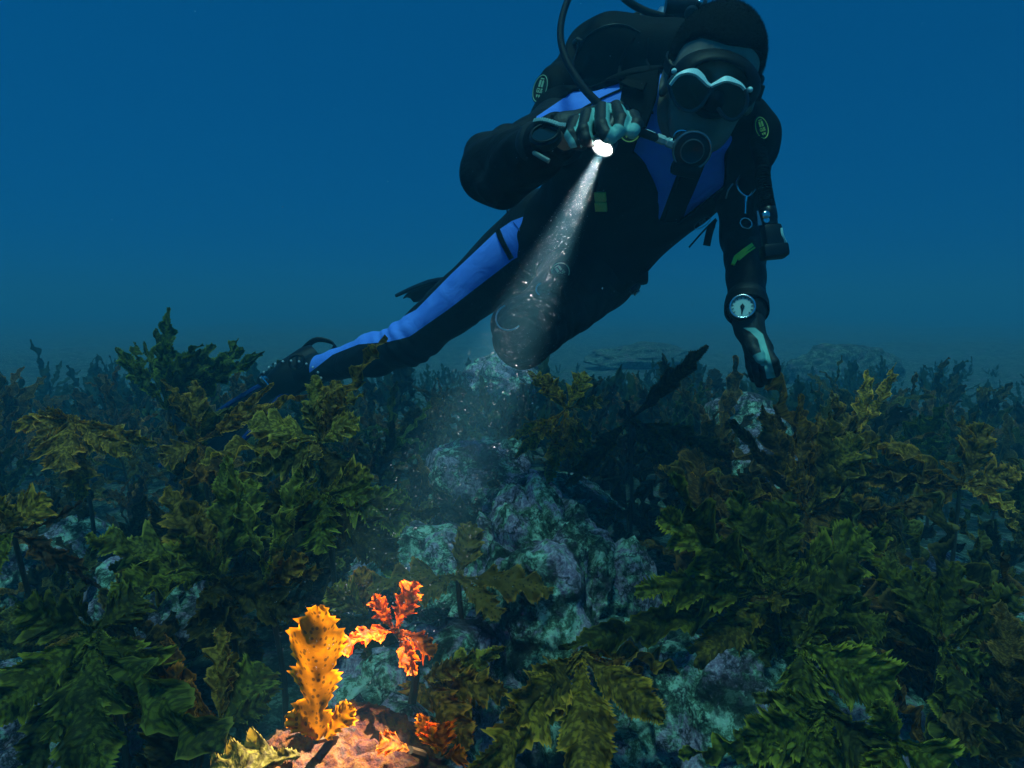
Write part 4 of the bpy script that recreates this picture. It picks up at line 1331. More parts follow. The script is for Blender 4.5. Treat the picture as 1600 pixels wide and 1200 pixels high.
CHEST = [(838, 182), (900, 140), (985, 116), (1050, 112), (1150, 150), (1152, 215), (1131, 290), (1058, 348), (1028, 345), (1028, 300), (1008, 255), (978, 226), (900, 214), (838, 208)]
CENTRE = [(1068, 245), (1100, 245), (1066, 346), (1030, 346)]
px, dd = to_px(v)
tor = torso_sdf(v.astype(np.float32))
legd = leg_sdf(v.astype(np.float32))
armd = np.minimum(sd_cone(v.astype(np.float32), J['ER'], J['WR'], 0.05, 0.034), sd_cone(v.astype(np.float32), J['EL'], J['WL'], 0.05, 0.034))
sd = poly_sd(px, CHEST)
sd = np.maximum(sd, -poly_sd(px, CENTRE))
front = (v - np.array(J['CH'])) @ np.array(FRO)
sd = np.where((front > -0.06) & (armd > 0.01), sd, 40)
# his sleeve: blue flash down the outside of the left shoulder
# blue panel along the outer side of the right leg
STRIPE = [(846, 328), (852, 376), (800, 407), (700, 484), (640, 526), (608, 534), (560, 538), (520, 554), (474, 590), (468, 578), (515, 532), (560, 513), (612, 504), (650, 484), (705, 428), (775, 362), (800, 345)]
sp = poly_sd(px, STRIPE)
onleg = (np.abs(legd) < 0.05) & (dd < 2.4) & (px[:, 0] < 858) & (tor > -0.02)
legfront = np.array([1.0])
axd = np.array((J['KR'] - J['HR']).normalized())
rel = v - np.array(J['HR'])
tt = np.clip(rel @ axd / (J['KR'] - J['HR']).length, 0, None)
sp = np.where(onleg, sp, 40)
m = np.minimum(sd, sp)
panel = np.clip(0.5 - m / 12.0, 0, 1)
wetsuit = np_obj('wetsuit', v, q, SUIT, person, dict(panel=panel), relax=2)

def bvh_of(*objs):
    vs, fs = [], []
    for o in objs:
        n = len(vs)
        vs += [o.matrix_world @ vv.co if False else vv.co.copy() for vv in o.data.vertices]
        fs += [tuple(i + n for i in p.vertices) for p in o.data.polygons]
    return BVHTree.FromPolygons(vs, fs)
B_SUIT = bvh_of(wetsuit)
def hit(px, py, bvh):
    v = (CF + CR * ((px - 800) / FPX) + CU * ((600 - py) / FPX)).normalized()
    loc, nor, i, d = bvh.ray_cast(CAM, v)
    if loc is None:
        loc, nor, i, d = bvh.find_nearest(at(px, py, 1.4))
    if nor.dot(v) > 0: nor = -nor
    return loc, nor

# ---- gloves and boots
def glove_material():
    m, t, out = mat_new('glove')
    a = N(t, 'ShaderNodeAttribute', attribute_name='panel')
    f = ramp(t, [(0.46, (0, 0, 0)), (0.54, (1, 1, 1))])
    t.links.new(a.outputs['Fac'], f.inputs[0])
    c = mixrgb(t, f.outputs[0], (0.006, 0.0065, 0.007), (0.20, 0.50, 0.44))
    p = N(t, 'ShaderNodeBsdfPrincipled'); p.inputs['Roughness'].default_value = 0.6
    t.links.new(c, p.inputs['Base Color'])
    co = N(t, 'ShaderNodeTexCoord'); n3 = noise_tex(t, co.outputs['Object'], 300, 2, 0.5)
    b = N(t, 'ShaderNodeBump'); b.inputs['Strength'].default_value = 0.4; b.inputs['Distance'].default_value = 0.002
    t.links.new(n3.outputs[0], b.inputs['Height']); t.links.new(b.outputs[0], p.inputs['Normal'])
    t.links.new(p.outputs[0], out.inputs[0])
    return m
GLOVE = glove_material()
def seg(P, a, b):
    a = np.array(a); b = np.array(b); ba = b - a
    h = np.clip((P - a) @ ba / (ba @ ba), 0, 1)
    return h, P - (a + h[:, None] * ba)
def glove(H, wrist, elbow, kind):
    back = (J[elbow] - J[wrist]).normalized()
    def f(P):
        d = hand_sdf(P, H, 0.0)
        cuff = sd_cone(P, J[wrist] + back * 0.045, H['palm'][1][0], 0.039, 0.026)
        d = smin(d, cuff, 0.012)
        return d
    lo, hi = bounds(sum(H['fingers'], []) + H['thumb'] + [J[wrist] + back * .05], 0.05)
    v, q = polygonize(f, lo, hi, 0.0018)
    px, dd = to_px(v)
    s = np.full(len(v), 9.0)
    if kind == 'torch':
        for i, F in enumerate(H['fingers']):
            # fourchette: the pale strip along the thumb side of each finger
            lat = np.array((H['fingers'][3][0] - H['fingers'][0][0]).normalized())
            for (a, b) in ((F[0], F[1]), (F[1], F[2])):
                h, w = seg(v, a, b)
                r = np.linalg.norm(w, axis=1)
                side = (w @ lat) / np.maximum(r, 1e-6)
                on = (r < FR[i] * 1.35)
                s = np.where(on, np.minimum(s, (0.62 - side) * 10), s)
        for F, k in ((H['fingers'][2], 2), (H['fingers'][3], 3), (H['thumb'], 3)):
            r = np.linalg.norm(v - np.array(F[3]), axis=1)
            s = np.minimum(s, (r - 0.0125) * 500)
        s = np.minimum(s, poly_sd(px, [(878, 216), (886, 202), (897, 218), (902, 230), (892, 232)]) * 0.5)
        s = np.minimum(s, poly_sd(px, [(832, 186), (870, 190), (884, 196), (868, 196), (834, 192)]) * 1.0)
    else:
        s = np.minimum(s, poly_sd(px, [(1160, 512), (1180, 512), (1192, 522), (1200, 548), (1212, 590), (1198, 592), (1192, 560), (1184, 530), (1172, 518)]) * 0.6)
        r = np.linalg.norm(v - np.array(H['thumb'][3]), axis=1)
        s = np.minimum(s, (r - 0.0135) * 500)
        r = np.linalg.norm(v - np.array(H['fingers'][1][3]), axis=1)
        s = np.minimum(s, (r - 0.011) * 500)
    panel = np.clip(0.5 - s / 8, 0, 1)
    return np_obj('glove', v, q, GLOVE, person, dict(panel=panel), relax=1)
glove_t = glove(HAND_T, 'WR', 'ER', 'torch')
glove_d = glove(HAND_D, 'WL', 'EL', 'down')

RUBBER = plain('black_rubber', (0.004, 0.004, 0.005), 0.55, bump=0.3, bscale=160, spec=0.2)
for an, kn, vec in (('AR', 'KR', cvec(-0.17, -0.035, -0.06)), ('AL', 'KL', cvec(-0.02, -0.02, -0.16))):
    def f(P, an=an, kn=kn, vec=vec):
        up = (J[kn] - J[an]).normalized()
        d = sd_cone(P, J[an] + up * 0.012, J[an], 0.046, 0.045)
        d = smin(d, sd_cone(P, J[an], J[an] + vec, 0.045, 0.032), 0.02)
        d = smin(d, sd_cone(P, J[an] - vec * 0.22, J[an], 0.030, 0.034), 0.02)
        return d
    lo, hi = bounds([J[an], J[an] + vec, J[an] + (J[kn] - J[an]).normalized() * 0.1], 0.08)
    v, q = polygonize(f, lo, hi, 0.004)
    np_obj('boot', v, q, RUBBER, person)
# ------------------------------------------------------------------ gear
BLACK = plain('black_nylon', (0.004, 0.0045, 0.005), 0.75, bump=0.5, bscale=500, var=0.35, spec=0.12)
WEB = plain('webbing', (0.005, 0.0055, 0.0065), 0.8, bump=0.6, bscale=700, spec=0.1)
CHROME = plain('chrome', (0.72, 0.74, 0.76), 0.18, 1.0)
DULL = plain('satin_steel', (0.35, 0.36, 0.37), 0.35, 1.0)
HARD = plain('black_plastic', (0.006, 0.006, 0.0065), 0.35, spec=0.35)
WHITE = plain('white_plastic', (0.70, 0.98, 0.93), 0.35)
YELLOW = plain('yellow_plastic', (0.90, 0.95, 0.08), 0.45)
PATCH = plain('patch_cloth', (0.008, 0.022, 0.016), 0.8, bump=0.4, bscale=600)
PRINT = plain('patch_print', (0.85, 0.90, 0.18), 0.7)
PRINTG = plain('patch_print_pale', (0.55, 0.75, 0.45), 0.7)
GREY_PRINT = plain('suit_print', (0.13, 0.16, 0.18), 0.6)
FINBLUE = plain('fin_blue', (0.006, 0.03, 0.17), 0.6, spec=0.1)

def text_mesh(body, size, mat_w, extrude=0.0004, bold=0.0):
    cu = bpy.data.curves.new('writing', 'FONT')
    cu.body = body; cu.size = size; cu.extrude = extrude; cu.offset = bold
    cu.align_x = 'CENTER'; cu.align_y = 'CENTER'
    o = bpy.data.objects.new('writing', cu)
    COL.objects.link(o)
    bpy.context.view_layer.update()
    me = o.evaluated_get(bpy.context.evaluated_depsgraph_get()).to_mesh()
    vs = [mat_w @ v.co for v in me.vertices]
    fs = [tuple(p.vertices) for p in me.polygons]
    o.evaluated_get(bpy.context.evaluated_depsgraph_get()).to_mesh_clear()
    bpy.data.objects.remove(o)
    bpy.data.curves.remove(cu)
    return vs, fs

def frame_at(loc, nor, upv):
    n = Vector(nor).normalized(); u = Vector(upv); u = (u - n * u.dot(n)).normalized(); x = u.cross(n)
    m = Matrix((x, u, n)).transposed().to_4x4(); m.translation = loc
    return m

def badge(px, py, rx, ry, upv, bvh, parent, mat, nor=None, rot=0.0, lift=0.004):
    """round cloth patch: ring, two little tanks, three letters, two blobs"""
    loc, n = hit(px, py, bvh)
    if nor is not None: n = nor
    M = frame_at(loc + n * lift, n, upv)
    P = lambda x, y, z=0.0: M @ Vector((x * rx, y * ry, z))
    g = Geo()
    k = 32
    g.poly([P(math.cos(2 * math.pi * i / k) * 1.08, math.sin(2 * math.pi * i / k) * 1.08) for i in range(k)], n, 0.004)
    base = g.obj('patch', PATCH, parent)
    g = Geo()
    ring = [P(math.cos(2 * math.pi * i / k) * 0.96, math.sin(2 * math.pi * i / k) * 0.96, 0.0025) for i in range(k)]
    g.tube(ring + [ring[0], ring[1]], rx * 0.050, 6, caps=False)
    for s in (-1, 1):
        pts = [(s * .20 - .13, .10), (s * .20 + .13, .10), (s * .20 + .13, .52), (s * .20 + .07, .60), (s * .20 - .07, .60), (s * .20 - .13, .52)]
        g.poly([P(x, y, 0.0028) for x, y in pts], n, 0.001)
        g.poly([P(s * .17 + x, -.56 + y, 0.0028) for x, y in ((-.10, .10), (.10, .10), (.10, -.02), (0, -.12), (-.10, -.02))], n, 0.001)
    g.poly([P(x, y, 0.0028) for x, y in ((-.26, .66), (.26, .66), (.26, .74), (-.26, .74))], n, 0.001)
    vs, fs = text_mesh('GUS', 0.46, M @ Matrix.Translation((0, -0.18 * ry, 0.0028)) @ Matrix.Diagonal((rx, ry, 1, 1)), bold=0.01)
    g.add(vs, fs)
    g.obj('emblem', mat, base, smooth=False)
    return base

# ---- buoyancy vest: padded shell over the suit, open over the blue chest
VCUT = [(832, 204), (838, 182), (900, 140), (985, 116), (1050, 112), (1128, 150), (1134, 215), (1131, 290), (1058, 348), (1028, 345), (1028, 300), (1008, 255), (978, 226), (900, 214)]
def vest_sdf(P):
    d = torso_sdf(P, 0.016)
    V = P.astype(np.float64)
    px, dd = to_px(V)
    cut = -poly_sd(px, VCUT) * dd / FPX
    fr = (V - np.array(J['CH'])) @ np.array(FRO)
    cut = np.where(fr > -0.05, cut, -1)
    d = smax(d, cut.astype(np.float32), 0.008)
    low = -((P - fN(J['PE'])) @ fN(SPI)) - 0.03                         # lower hem
    d = smax(d, low, 0.012)
    d = smax(d, 0.0 - sd_cone(P, J['NB'] - FRO * 0.01, hd(0, -0.01, -0.02), 0.085, 0.11), 0.01)
    # inflated lobes behind the shoulders
    d = smin(d, sd_ell(P, at(960, 84, 1.58), (CR, CU, CF), (0.100, 0.082, 0.10)), 0.02)
    d = smin(d, sd_ell(P, at(1035, 95, 1.56), (CR, CU, CF), (0.11, 0.085, 0.10)), 0.03)
    d = smin(d, sd_ell(P, at(870, 146, 1.49), (CR, CU, CF), (0.048, 0.046, 0.06)), 0.02)
    d = smin(d, sd_cone(P, at(870, 130, 1.5), at(915, 75, 1.58), 0.035, 0.04), 0.03)
    d = smin(d, sd_ell(P, at(1166, 200, 1.335), (cvec(.9, -.2, .2).normalized(), cvec(.2, .95, 0).normalized(), CF), (0.040, 0.060, 0.05)), 0.02)
    n = np.sin(V @ np.array((31, 17, 23)) + 3 * np.sin(V @ np.array((11, 29, -13)))) * np.sin(V @ np.array((-19, 27, 41)))
    return d + 0.0028 * n.astype(np.float32)
v, q = polygonize(vest_sdf, *bounds([J['NB'], J['SR'], J['SL'], J['PE'], at(900, 40, 1.6), at(1060, 40, 1.6)], 0.20), 0.005)
vest = np_obj('buoyancy_vest', v, q, BLACK, relax=1)
tag(vest, 'black inflatable buoyancy vest with round emblem patches worn by the diver', 'dive vest')
B_V = bvh_of(vest, wetsuit)
def surf_line(name, pix, r, parent, mat, bvh, lift=0.002, n=8):
    pts = [hit(p.x, p.y, bvh) for p in spline([Vector((a, b, 0)) for a, b in pix], n)]
    P = [a + b * lift for a, b in pts]
    for _ in range(2):
        P = [P[0]] + [(P[i - 1] + P[i] * 2 + P[i + 1]) / 4 for i in range(1, len(P) - 1)] + [P[-1]]
    g = Geo(); g.tube(P, r, 8)
    return g.obj(name, mat, parent)
surf_line('piping', [(893, 110), (900, 85), (918, 58), (945, 42), (975, 40), (1000, 52)], .0022, vest, HARD, B_V)
surf_line('piping', [(862, 190), (890, 182), (915, 168), (950, 150), (985, 135)], .0022, vest, HARD, B_V)
surf_line('piping', [(1012, 60), (1010, 90), (1018, 115)], .003, vest, WEB, B_V)
surf_line('piping', [(990, 60), (975, 85), (968, 110), (972, 140)], .004, vest, WEB, B_V)

# shoulder strap over the blue chest, with its patch
def surf_strap(name, pix, width, thick, parent, mat, bvh, lift=0.008, n=5):
    pts = spline([Vector((a, b, 0)) for a, b in pix], n)
    P, S = [], []
    for i, p in enumerate(pts):
        loc, no = hit(p.x, p.y, bvh)
        P.append(loc + no * lift)
    # calm the path
    for _ in range(2):
        P = [P[0]] + [(P[i - 1] + P[i] * 2 + P[i + 1]) / 4 for i in range(1, len(P) - 1)] + [P[-1]]
    for i in range(len(P)):
        t = (P[min(i + 1, len(P) - 1)] - P[max(i - 1, 0)]).normalized()
        loc, no = hit(*[*to_px(np.array([P[i]]))[0][0]], bvh)
        S.append(t.cross(no))
    g = Geo(); g.ribbon(P, S, width, thick)
    return g.obj(name, mat, parent)
st = surf_strap('shoulder_strap', [(1006, 128), (998, 165), (984, 200), (972, 232)], [0.068] * 5 + [0.066] * 5 + [0.05] * 6, 0.012, vest, WEB, B_SUIT, 0.016)
g = Geo()
loc, no = hit(1000, 142, B_V)
st2 = surf_strap('strap_cover', [(1010, 148), (990, 145), (972, 142)], 0.018, 0.006, vest, BLACK, B_SUIT, 0.028)
surf_strap('chest_strap', [(1086, 250), (1066, 300), (1046, 346)], 0.040, 0.006, vest, WEB, B_SUIT, 0.006)
surf_strap('neck_lanyard', [(842, 206), (880, 190), (930, 183), (985, 178), (1040, 176)], 0.006, 0.004, vest, WEB, B_SUIT, 0.004)
B_ST = bvh_of(vest, wetsuit, st)
badge(847, 140, 0.017, 0.028, cvec(0.35, 0.9, 0.1), B_V, vest, PRINTG, nor=cvec(-0.55, -0.05, 0.85).normalized(), lift=0.006)
badge(986, 205, 0.020, 0.020, cvec(0.3, 0.95, 0.1), B_ST, vest, PRINT, lift=0.006)
badge(1185, 202, 0.0165, 0.0205, cvec(-0.38, 0.9, 0.1), B_V, vest, PRINT, nor=cvec(0.45, 0.0, 0.9).normalized(), lift=0.006)
# yellow pull tag on the belly, and a buckle at the hip
loc, no = hit(940, 313, B_V)
M = frame_at(loc + no * 0.006, no, cvec(0.12, 1, 0))
g = Geo()
g.box(M @ Vector((0, .0105, 0)), M.col[0].xyz, M.col[1].xyz, M.col[2].xyz, .024, .019, .006, .2)
g.box(M @ Vector((0, -.0105, 0.002)), M.col[0].xyz, M.col[1].xyz, M.col[2].xyz, .025, .019, .007, .2)
g.obj('pull_tag', plain('faded_yellow', (0.60, 0.62, 0.12), 0.6), vest)
loc, no = hit(988, 446, B_V)
M = frame_at(loc + no * 0.010, no, cvec(0.2, 1, 0))
g = Geo()
g.box(M @ Vector((0, 0, 0)), M.col[0].xyz, M.col[1].xyz, M.col[2].xyz, .045, .024, .012, .3)
g.obj('hip_buckle', HARD, vest)
g = Geo()
g.tube([M @ Vector((-.02, -.004, .009)), M @ Vector((-.004, -.010, .011)), M @ Vector((.016, -.004, .009)), M @ Vector((.022, .008, .008))], .0022, 8)
g.obj('buckle_bar', CHROME, vest)
g = Geo()
lo_, no_ = hit(1000, 436, B_V)
g.box(lo_ - no_ * .01, CR, CU, CF, .05, .04, .03, .3)
g.obj('weight_pocket', BLACK, vest)
# loose strap ends beside the left arm
g = Geo()
g.ribbon(spline([at(1118, 342, 1.34), at(1100, 360, 1.34), at(1084, 378, 1.34), at(1077, 386, 1.34)], 4), CF, .006, .003)
g.ribbon(spline([at(1119, 343, 1.33), at(1110, 358, 1.33), at(1104, 384, 1.335)], 4), [cvec(1, .2, 0)] * 9, [.006, .007, .010, .0145, .0145, .0145, .0145, .0145, .0145], .003)
g.obj('loose_strap', WEB, vest)
# bare ring at the hip behind the right arm
g = Geo(); g.torus(at(799, 327, 1.635), cvec(.4, 0, 1), .016, .0022, sx=.7, ref=CR)
g.obj('hip_ring', HARD, vest)
g = Geo(); g.tube([at(898, 68, 1.52), at(903, 63, 1.5), at(908, 66, 1.5)], .007, 10); g.tube([at(905, 64, 1.5), at(899, 90, 1.5)], .003, 8)
g.obj('dump_valve', HARD, vest)

# ---- left side: inflator hose with power inflator, D-ring with clip
inf = empty('inflator_hose', at(1188, 225, 1.30))
tag(inf, 'ribbed black inflator hose with chrome button hanging down beside the gloved hanging arm', 'hose')
path = spline([at(1180, 216, 1.29), at(1189, 250, 1.28), at(1194, 290, 1.27), at(1201, 328, 1.265)], 12)
rads = []
for i in range(len(path)):
    rads.append(0.0125)
dense = spline(path, 4)
g = Geo(); g.tube(dense, [0.0125 + 0.0017 * math.sin(i * math.pi / 1.9) for i in range(len(dense))], 16)
g.obj('ribbed_hose', RUBBER, inf)
g = Geo()
a, b = at(1200, 330, 1.262), at(1211, 404, 1.25); ax = (b - a).normalized()
sx = (CR - ax * CR.dot(ax)).normalized(); sf = ax.cross(sx)
g.lathe(a - ax * 0.006, ax, [(0, .0001), (0, .013), (.004, .0155), (.022, .0155), (.024, .014), (.034, .014)], 22)
g.box(a + ax * .052, ax, sx, sf, .048, .034, .030, .25)
g.box(a + ax * .078, ax, sx, sf, .024, .046, .034, .25)
g.obj('inflator_body', HARD, inf)
g = Geo(); g.lathe(at(1196, 336, 1.247), -CF, [(0, .0001), (0, .0072), (.004, .0072), (.006, .005), (.007, .0001)], 20)
g.lathe(at(1197, 344, 1.248), -CF, [(0, .0001), (0, .0055), (.003, .0055), (.004, .0001)], 16)
g.obj('inflator_button', CHROME, inf)
g = Geo(); g.ribbon([at(1183, 330, 1.25), at(1185, 340, 1.248), at(1187, 352, 1.248)], CR, [.003, .005, .008], .004)
g.obj('button_bar', DULL, inf)
g = Geo(); g.ribbon(spline([at(1219, 357, 1.245), at(1221, 368, 1.243), at(1226, 380, 1.245)], 4), cvec(.8, .2, .5), .0085, .004)
g.obj('tab', plain('pale_tab', (0.45, 0.80, 0.75), 0.45), inf)

dr = empty('ring_clip', at(1163, 300, 1.30))
tag(dr, 'chrome D-ring with a swivel clip hanging at the diver left shoulder', 'clip')
g = Geo()
g.tube(spline([at(1156, 274, 1.285), at(1151, 287, 1.275), at(1157, 300, 1.27), at(1168, 307, 1.268), at(1176, 300, 1.272), at(1179, 296, 1.28)], 6), .0019, 8)
g.obj('d_ring', CHROME, dr)
g = Geo()
g.tube([at(1166, 308, 1.268), at(1165, 316, 1.266)], .0035, 8); g.tube([at(1165, 316, 1.266), at(1164.5, 334, 1.264)], .0026, 8)
g.torus(at(1166, 349, 1.264), cvec(.1, 0, 1), .0115, .0014, sx=.8)
g.obj('swivel_clip', CHROME, dr)
g = Geo()
g.tube(spline([at(1145, 287, 1.30), at(1138, 297, 1.30), at(1134, 310, 1.31)], 4), .0016, 8)
g.obj('second_ring', DULL, dr)

yc = empty('plastic_clip', at(1160, 402, 1.36))
tag(yc, 'bright yellow forked plastic clip on the black sleeve above the wrist gauge', 'clip')
B_ARM = B_SUIT
def arm_pt(px, py, l=.006):
    loc, no = hit(px, py, B_ARM); return loc + no * l
g = Geo()
g.ribbon([arm_pt(1148, 416), arm_pt(1152, 406)], CR, [.007, .009], .005)
g.ribbon([arm_pt(1152, 406), arm_pt(1163, 396), arm_pt(1174, 386)], cvec(.5, -.8, 0), [.010, .009, .0075], .005)
g.ribbon([arm_pt(1156, 409), arm_pt(1166, 400), arm_pt(1177, 391)], cvec(.5, -.8, 0), [.004, .0035, .003], .005)
g.obj('clip_fork', YELLOW, yc)

# ---- wrist gauge on the hanging arm
gp = at(1160, 480, 1.225)
ga = cvec(-0.30, 0.22, 0.92).normalized()
wg = empty('wrist_gauge', gp)
tag(wg, 'round wrist gauge with a pale dial strapped above the hanging glove', 'gauge')
g = Geo(); g.lathe(gp - ga * .016, ga, [(0, .0001), (0, .021), (.004, .0235), (.016, .0235), (.020, .022), (.0205, .019)], 40); g.obj('case', HARD, wg)
g = Geo(); g.torus(gp + ga * .0045, ga, .0212, .0019, 48, 10); g.obj('bezel', CHROME, wg)
g = Geo(); g.lathe(gp, ga, [(.002, .0001), (.002, .0195)], 40); g.obj('dial', plain('dial_face', (0.42, 0.62, 0.58), 0.5), wg)
Mg = frame_at(gp + ga * .0030, ga, cvec(.08, 1, 0))
g = Geo()
for i in range(12):
    an = R(-130 + 260 * i / 11)
    c, s_ = math.sin(an), math.cos(an)
    g.poly([Mg @ Vector((c * r1 + s_ * w, s_ * r1 - c * w, 0)) for r1, w in ((.0150, -.0006), (.0150, .0006), (.0185, .0006), (.0185, -.0006))], ga, .0004)
g.obj('scale_mark', HARD, wg)
g = Geo()
g.poly([Mg @ Vector(p) for p in ((-.0022, .003, .001), (-.0008, -.015, .001), (.0008, -.015, .001), (.0022, .003, .001), (0, .006, .001))], ga, .0006)
g.lathe(Mg @ Vector((0, 0, .0004)), ga, [(0, .0001), (0, .004), (.0018, .003), (.002, .0001)], 16)
g.obj('needle', HARD, wg)
wa = (J['WL'] - J['EL']).normalized()
wc = J['EL'].lerp(J['WL'], 0.90)
g = Geo(); 
ringp = []
xx = (CR - wa * CR.dot(wa)).normalized(); yy = wa.cross(xx)
for i in range(33):
    an = 2 * math.pi * i / 32
    ringp.append(wc + (xx * math.cos(an) + yy * math.sin(an)) * .0385)
g.ribbon(ringp, [wa] * 33, .020, .004)
g.obj('strap', RUBBER, wg)

# ---- dive computer and bracelet on the other wrist
cp = at(852, 213, 0.955)
ca = cvec(-0.2, 0.55, 0.80).normalized()
dc = empty('dive_computer', cp)
tag(dc, 'shiny black dive computer with pale strap links on the wrist of the torch hand', 'dive computer')
g = Geo(); g.lathe(cp - ca * .010, ca, [(0, .0001), (0, .020), (.003, .0225), (.012, .0225), (.015, .019)], 36); g.obj('case', HARD, dc)
g = Geo(); g.torus(cp + ca * .006, ca, .0195, .0016, 40, 8); g.obj('bezel', HARD, dc)
g = Geo(); g.lathe(cp, ca, [(.0045, .0001), (.0045, .0185)], 36); g.obj('screen', plain('screen_glass', (0.01, 0.02, 0.025), 0.08), dc)
g = Geo()
lk = spline([at(833, 189, .975), at(845, 187, .962), at(860, 190, .952), at(874, 195, .945), at(884, 196, .942)], 4)
for i in range(len(lk) - 1):
    c = (lk[i] + lk[i + 1]) / 2; t = lk[i + 1] - lk[i]
    g.box(c, t, CF.cross(t), CF, t.length * .9, .0055, .006, .25)
g.obj('strap_link', plain('pale_strap', (0.36, 0.55, 0.52), 0.5), dc)
g = Geo(); g.tube(spline([at(833, 238, .96), at(842, 243, .945), at(858, 252, .94)], 4), [.0015] + [.0035] * 8, 8)
g.obj('strap_tail', plain('dull_strap', (0.10, 0.18, 0.17), 0.5), dc)

# ---- torch
TP = at(944, 226, 0.925)                       # centre of the lens
TT = at(520, 1125, 0.66)                       # what it shines on
TA = (TT - TP).normalized()
torch = empty('dive_torch', TP)
tag(torch, 'small lit dive torch held downward in the gloved fist, its round lens glowing white', 'torch')
TB = plain('torch_body', (0.02, 0.02, 0.022), 0.35, 0.6)
g = Geo(); g.lathe(TP + TA * 0.002, -TA, [(-.004, .0145), (-.004, .0165), (.010, .0170), (.014, .0150), (.030, .0130), (.066, .0125), (.072, .0115), (.074, .0001)], 36)
g.obj('torch_body', TB, torch)
g = Geo(); g.torus(TP + TA * .006, TA, .0155, .0017, 40, 8); g.obj('torch_bezel', DULL, torch)
def emit(name, col, s):
    m, t, out = mat_new(name)
    e = N(t, 'ShaderNodeEmission'); e.inputs[0].default_value = (*col, 1); e.inputs[1].default_value = s
    t.links.new(e.outputs[0], out.inputs[0])
    return m
g = Geo(); g.lathe(TP + TA * .003, TA, [(.002, .0001), (.0018, .008), (0, .0145)], 36); g.obj('lens', emit('torch_lens', (1, .97, .92), 12.0), torch)
spot = bpy.data.lights.new('torch_light', 'SPOT')
spot.energy = TORCH_W
spot.color = (1.0, 0.80, 0.66)
spot.spot_size = R(TORCH_CONE)
spot.spot_blend = 1.0
spot.shadow_soft_size = 0.006
so = bpy.data.objects.new('torch_light', spot)
link(so)
so.location = TP + TA * 0.012
so.rotation_euler = TA.to_track_quat('-Z', 'Y').to_euler()

# ---- regulator: second stage in the mouth, hose looping over the shoulder
rc = hplane(1081, 235, 0.128)
reg = empty('breathing_regulator', rc)
tag(reg, 'round black breathing regulator in the mouth with a hose looping behind the torch hand', 'regulator')
ra_ = (HY * 0.9 + cvec(-.05, -.30, .3)).normalized()
S = 0.0335
g = Geo(); g.lathe(rc - ra_ * .020, ra_, [(0, .0001), (0, S * .70), (.006, S * .9), (.016, S), (.021, S * .99), (.024, S * .93)], 44)
g.lathe(rc - ra_ * .045 + HZ * .012, ra_, [(0, .0001), (0, .014), (.03, .017)], 24)
g.obj('second_stage', HARD, reg)
g = Geo(); g.torus(rc + ra_ * .0035, ra_, S * .94, .0022, 48, 8); g.obj('cover_ring', plain('grey_ring', (0.30, 0.33, 0.34), 0.25, 0.7), reg)
g = Geo(); g.lathe(rc + ra_ * .001, ra_, [(0, S * .93), (.003, S * .80), (.004, S * .62), (.0075, S * .60), (.0085, S * .55), (.006, S * .42), (.004, .0001)], 44)
g.obj('purge_cover', plain('purge_rubber', (0.014, 0.015, 0.016), 0.4), reg)
g = Geo(); g.torus(rc + ra_ * .0085, ra_, S * .575, .0013, 40, 8); g.obj('purge_ring', plain('grey_ring_dull', (0.16, 0.18, 0.18), 0.3, 0.5), reg)
g = Geo(); g.box(rc - ra_ * .006 - HZ * .034, HX, ra_, HZ, .052, .026, .024, .35); g.obj('exhaust_tee', RUBBER, reg)
g = Geo()
g.tube(spline([hplane(1051, 222, .118), hplane(1055, 209, .118), hplane(1066, 204, .120), hplane(1078, 208, .126), hplane(1079, 212, .13)], 5), .0022, 8)
g.obj('lever', CHROME, reg)
hz = [at(1056, 26, 1.57), at(1035, -30, 1.575), at(985, -72, 1.56), at(930, -62, 1.50), at(895, -16, 1.42), at(877, 35, 1.34), at(880, 80, 1.26), at(905, 128, 1.18), at(938, 165, 1.10), at(972, 192, 1.055), at(1000, 206, 1.07), hplane(1024, 215, .115)]
g = Geo(); g.tube(spline(hz, 8), .0068, 14); g.obj('hose', RUBBER, reg)
g = Geo()
h0, h1 = hplane(1008, 208, .114), hplane(1056, 227, .115)
hx = (h1 - h0).normalized(); L = (h1 - h0).length
g.lathe(h0, hx, [(0, .0001), (0, .0075), (L * .28, .0075), (L * .30, .0062), (L * .36, .0062), (L * .38, .0082), (L * .62, .0082), (L * .64, .0066), (L * .70, .0066), (L * .72, .0085), (L, .0085), (L, .0001)], 6)
g.obj('hose_fitting', plain('bright_metal', (0.60, 0.80, 0.76), 0.3, 0.35), reg)

# first stage and cylinder valve behind the head
tk = empty('scuba_cylinder', at(1000, 60, 1.66))
tag(tk, 'scuba cylinder strapped to the back of the diver, only its valve and regulator knobs showing', 'cylinder')
TX = -SPI
t0 = at(1020, 75, 1.66); t1 = t0 + TX * 0.60 + CF * 0.06
g = Geo(); ax = (t1 - t0).normalized(); g.lathe(t0, ax, [(-.05, .0001), (-.05, .02), (-.035, .035), (-.01, .07), (.02, .083), (.56, .083), (.60, .07), (.61, .0001)], 40)
g.obj('cylinder_body', plain('cylinder_paint', (0.03, 0.035, 0.04), 0.35), tk)
g = Geo(); v0 = at(1020, 52, 1.60); g.lathe(v0, cvec(.55, .85, .1), [(0, .0001), (0, .016), (.028, .016), (.030, .019), (.056, .019), (.058, .0001)], 24)
g.obj('valve', plain('valve_chrome', (0.45, 0.55, 0.62), 0.3, 0.7), tk)
g = Geo()
g.lathe(at(1052, 30, 1.57), cvec(.7, .5, .2), [(0, .0001), (0, .021), (.012, .024), (.036, .024), (.040, .018), (.055, .018), (.055, .0001)], 24)
g.lathe(at(1080, 22, 1.52), cvec(-.2, -.4, .9), [(0, .0001), (0, .014), (.02, .016), (.03, .010), (.03, .0001)], 20)
g.obj('first_stage', HARD, tk)
g = Geo()
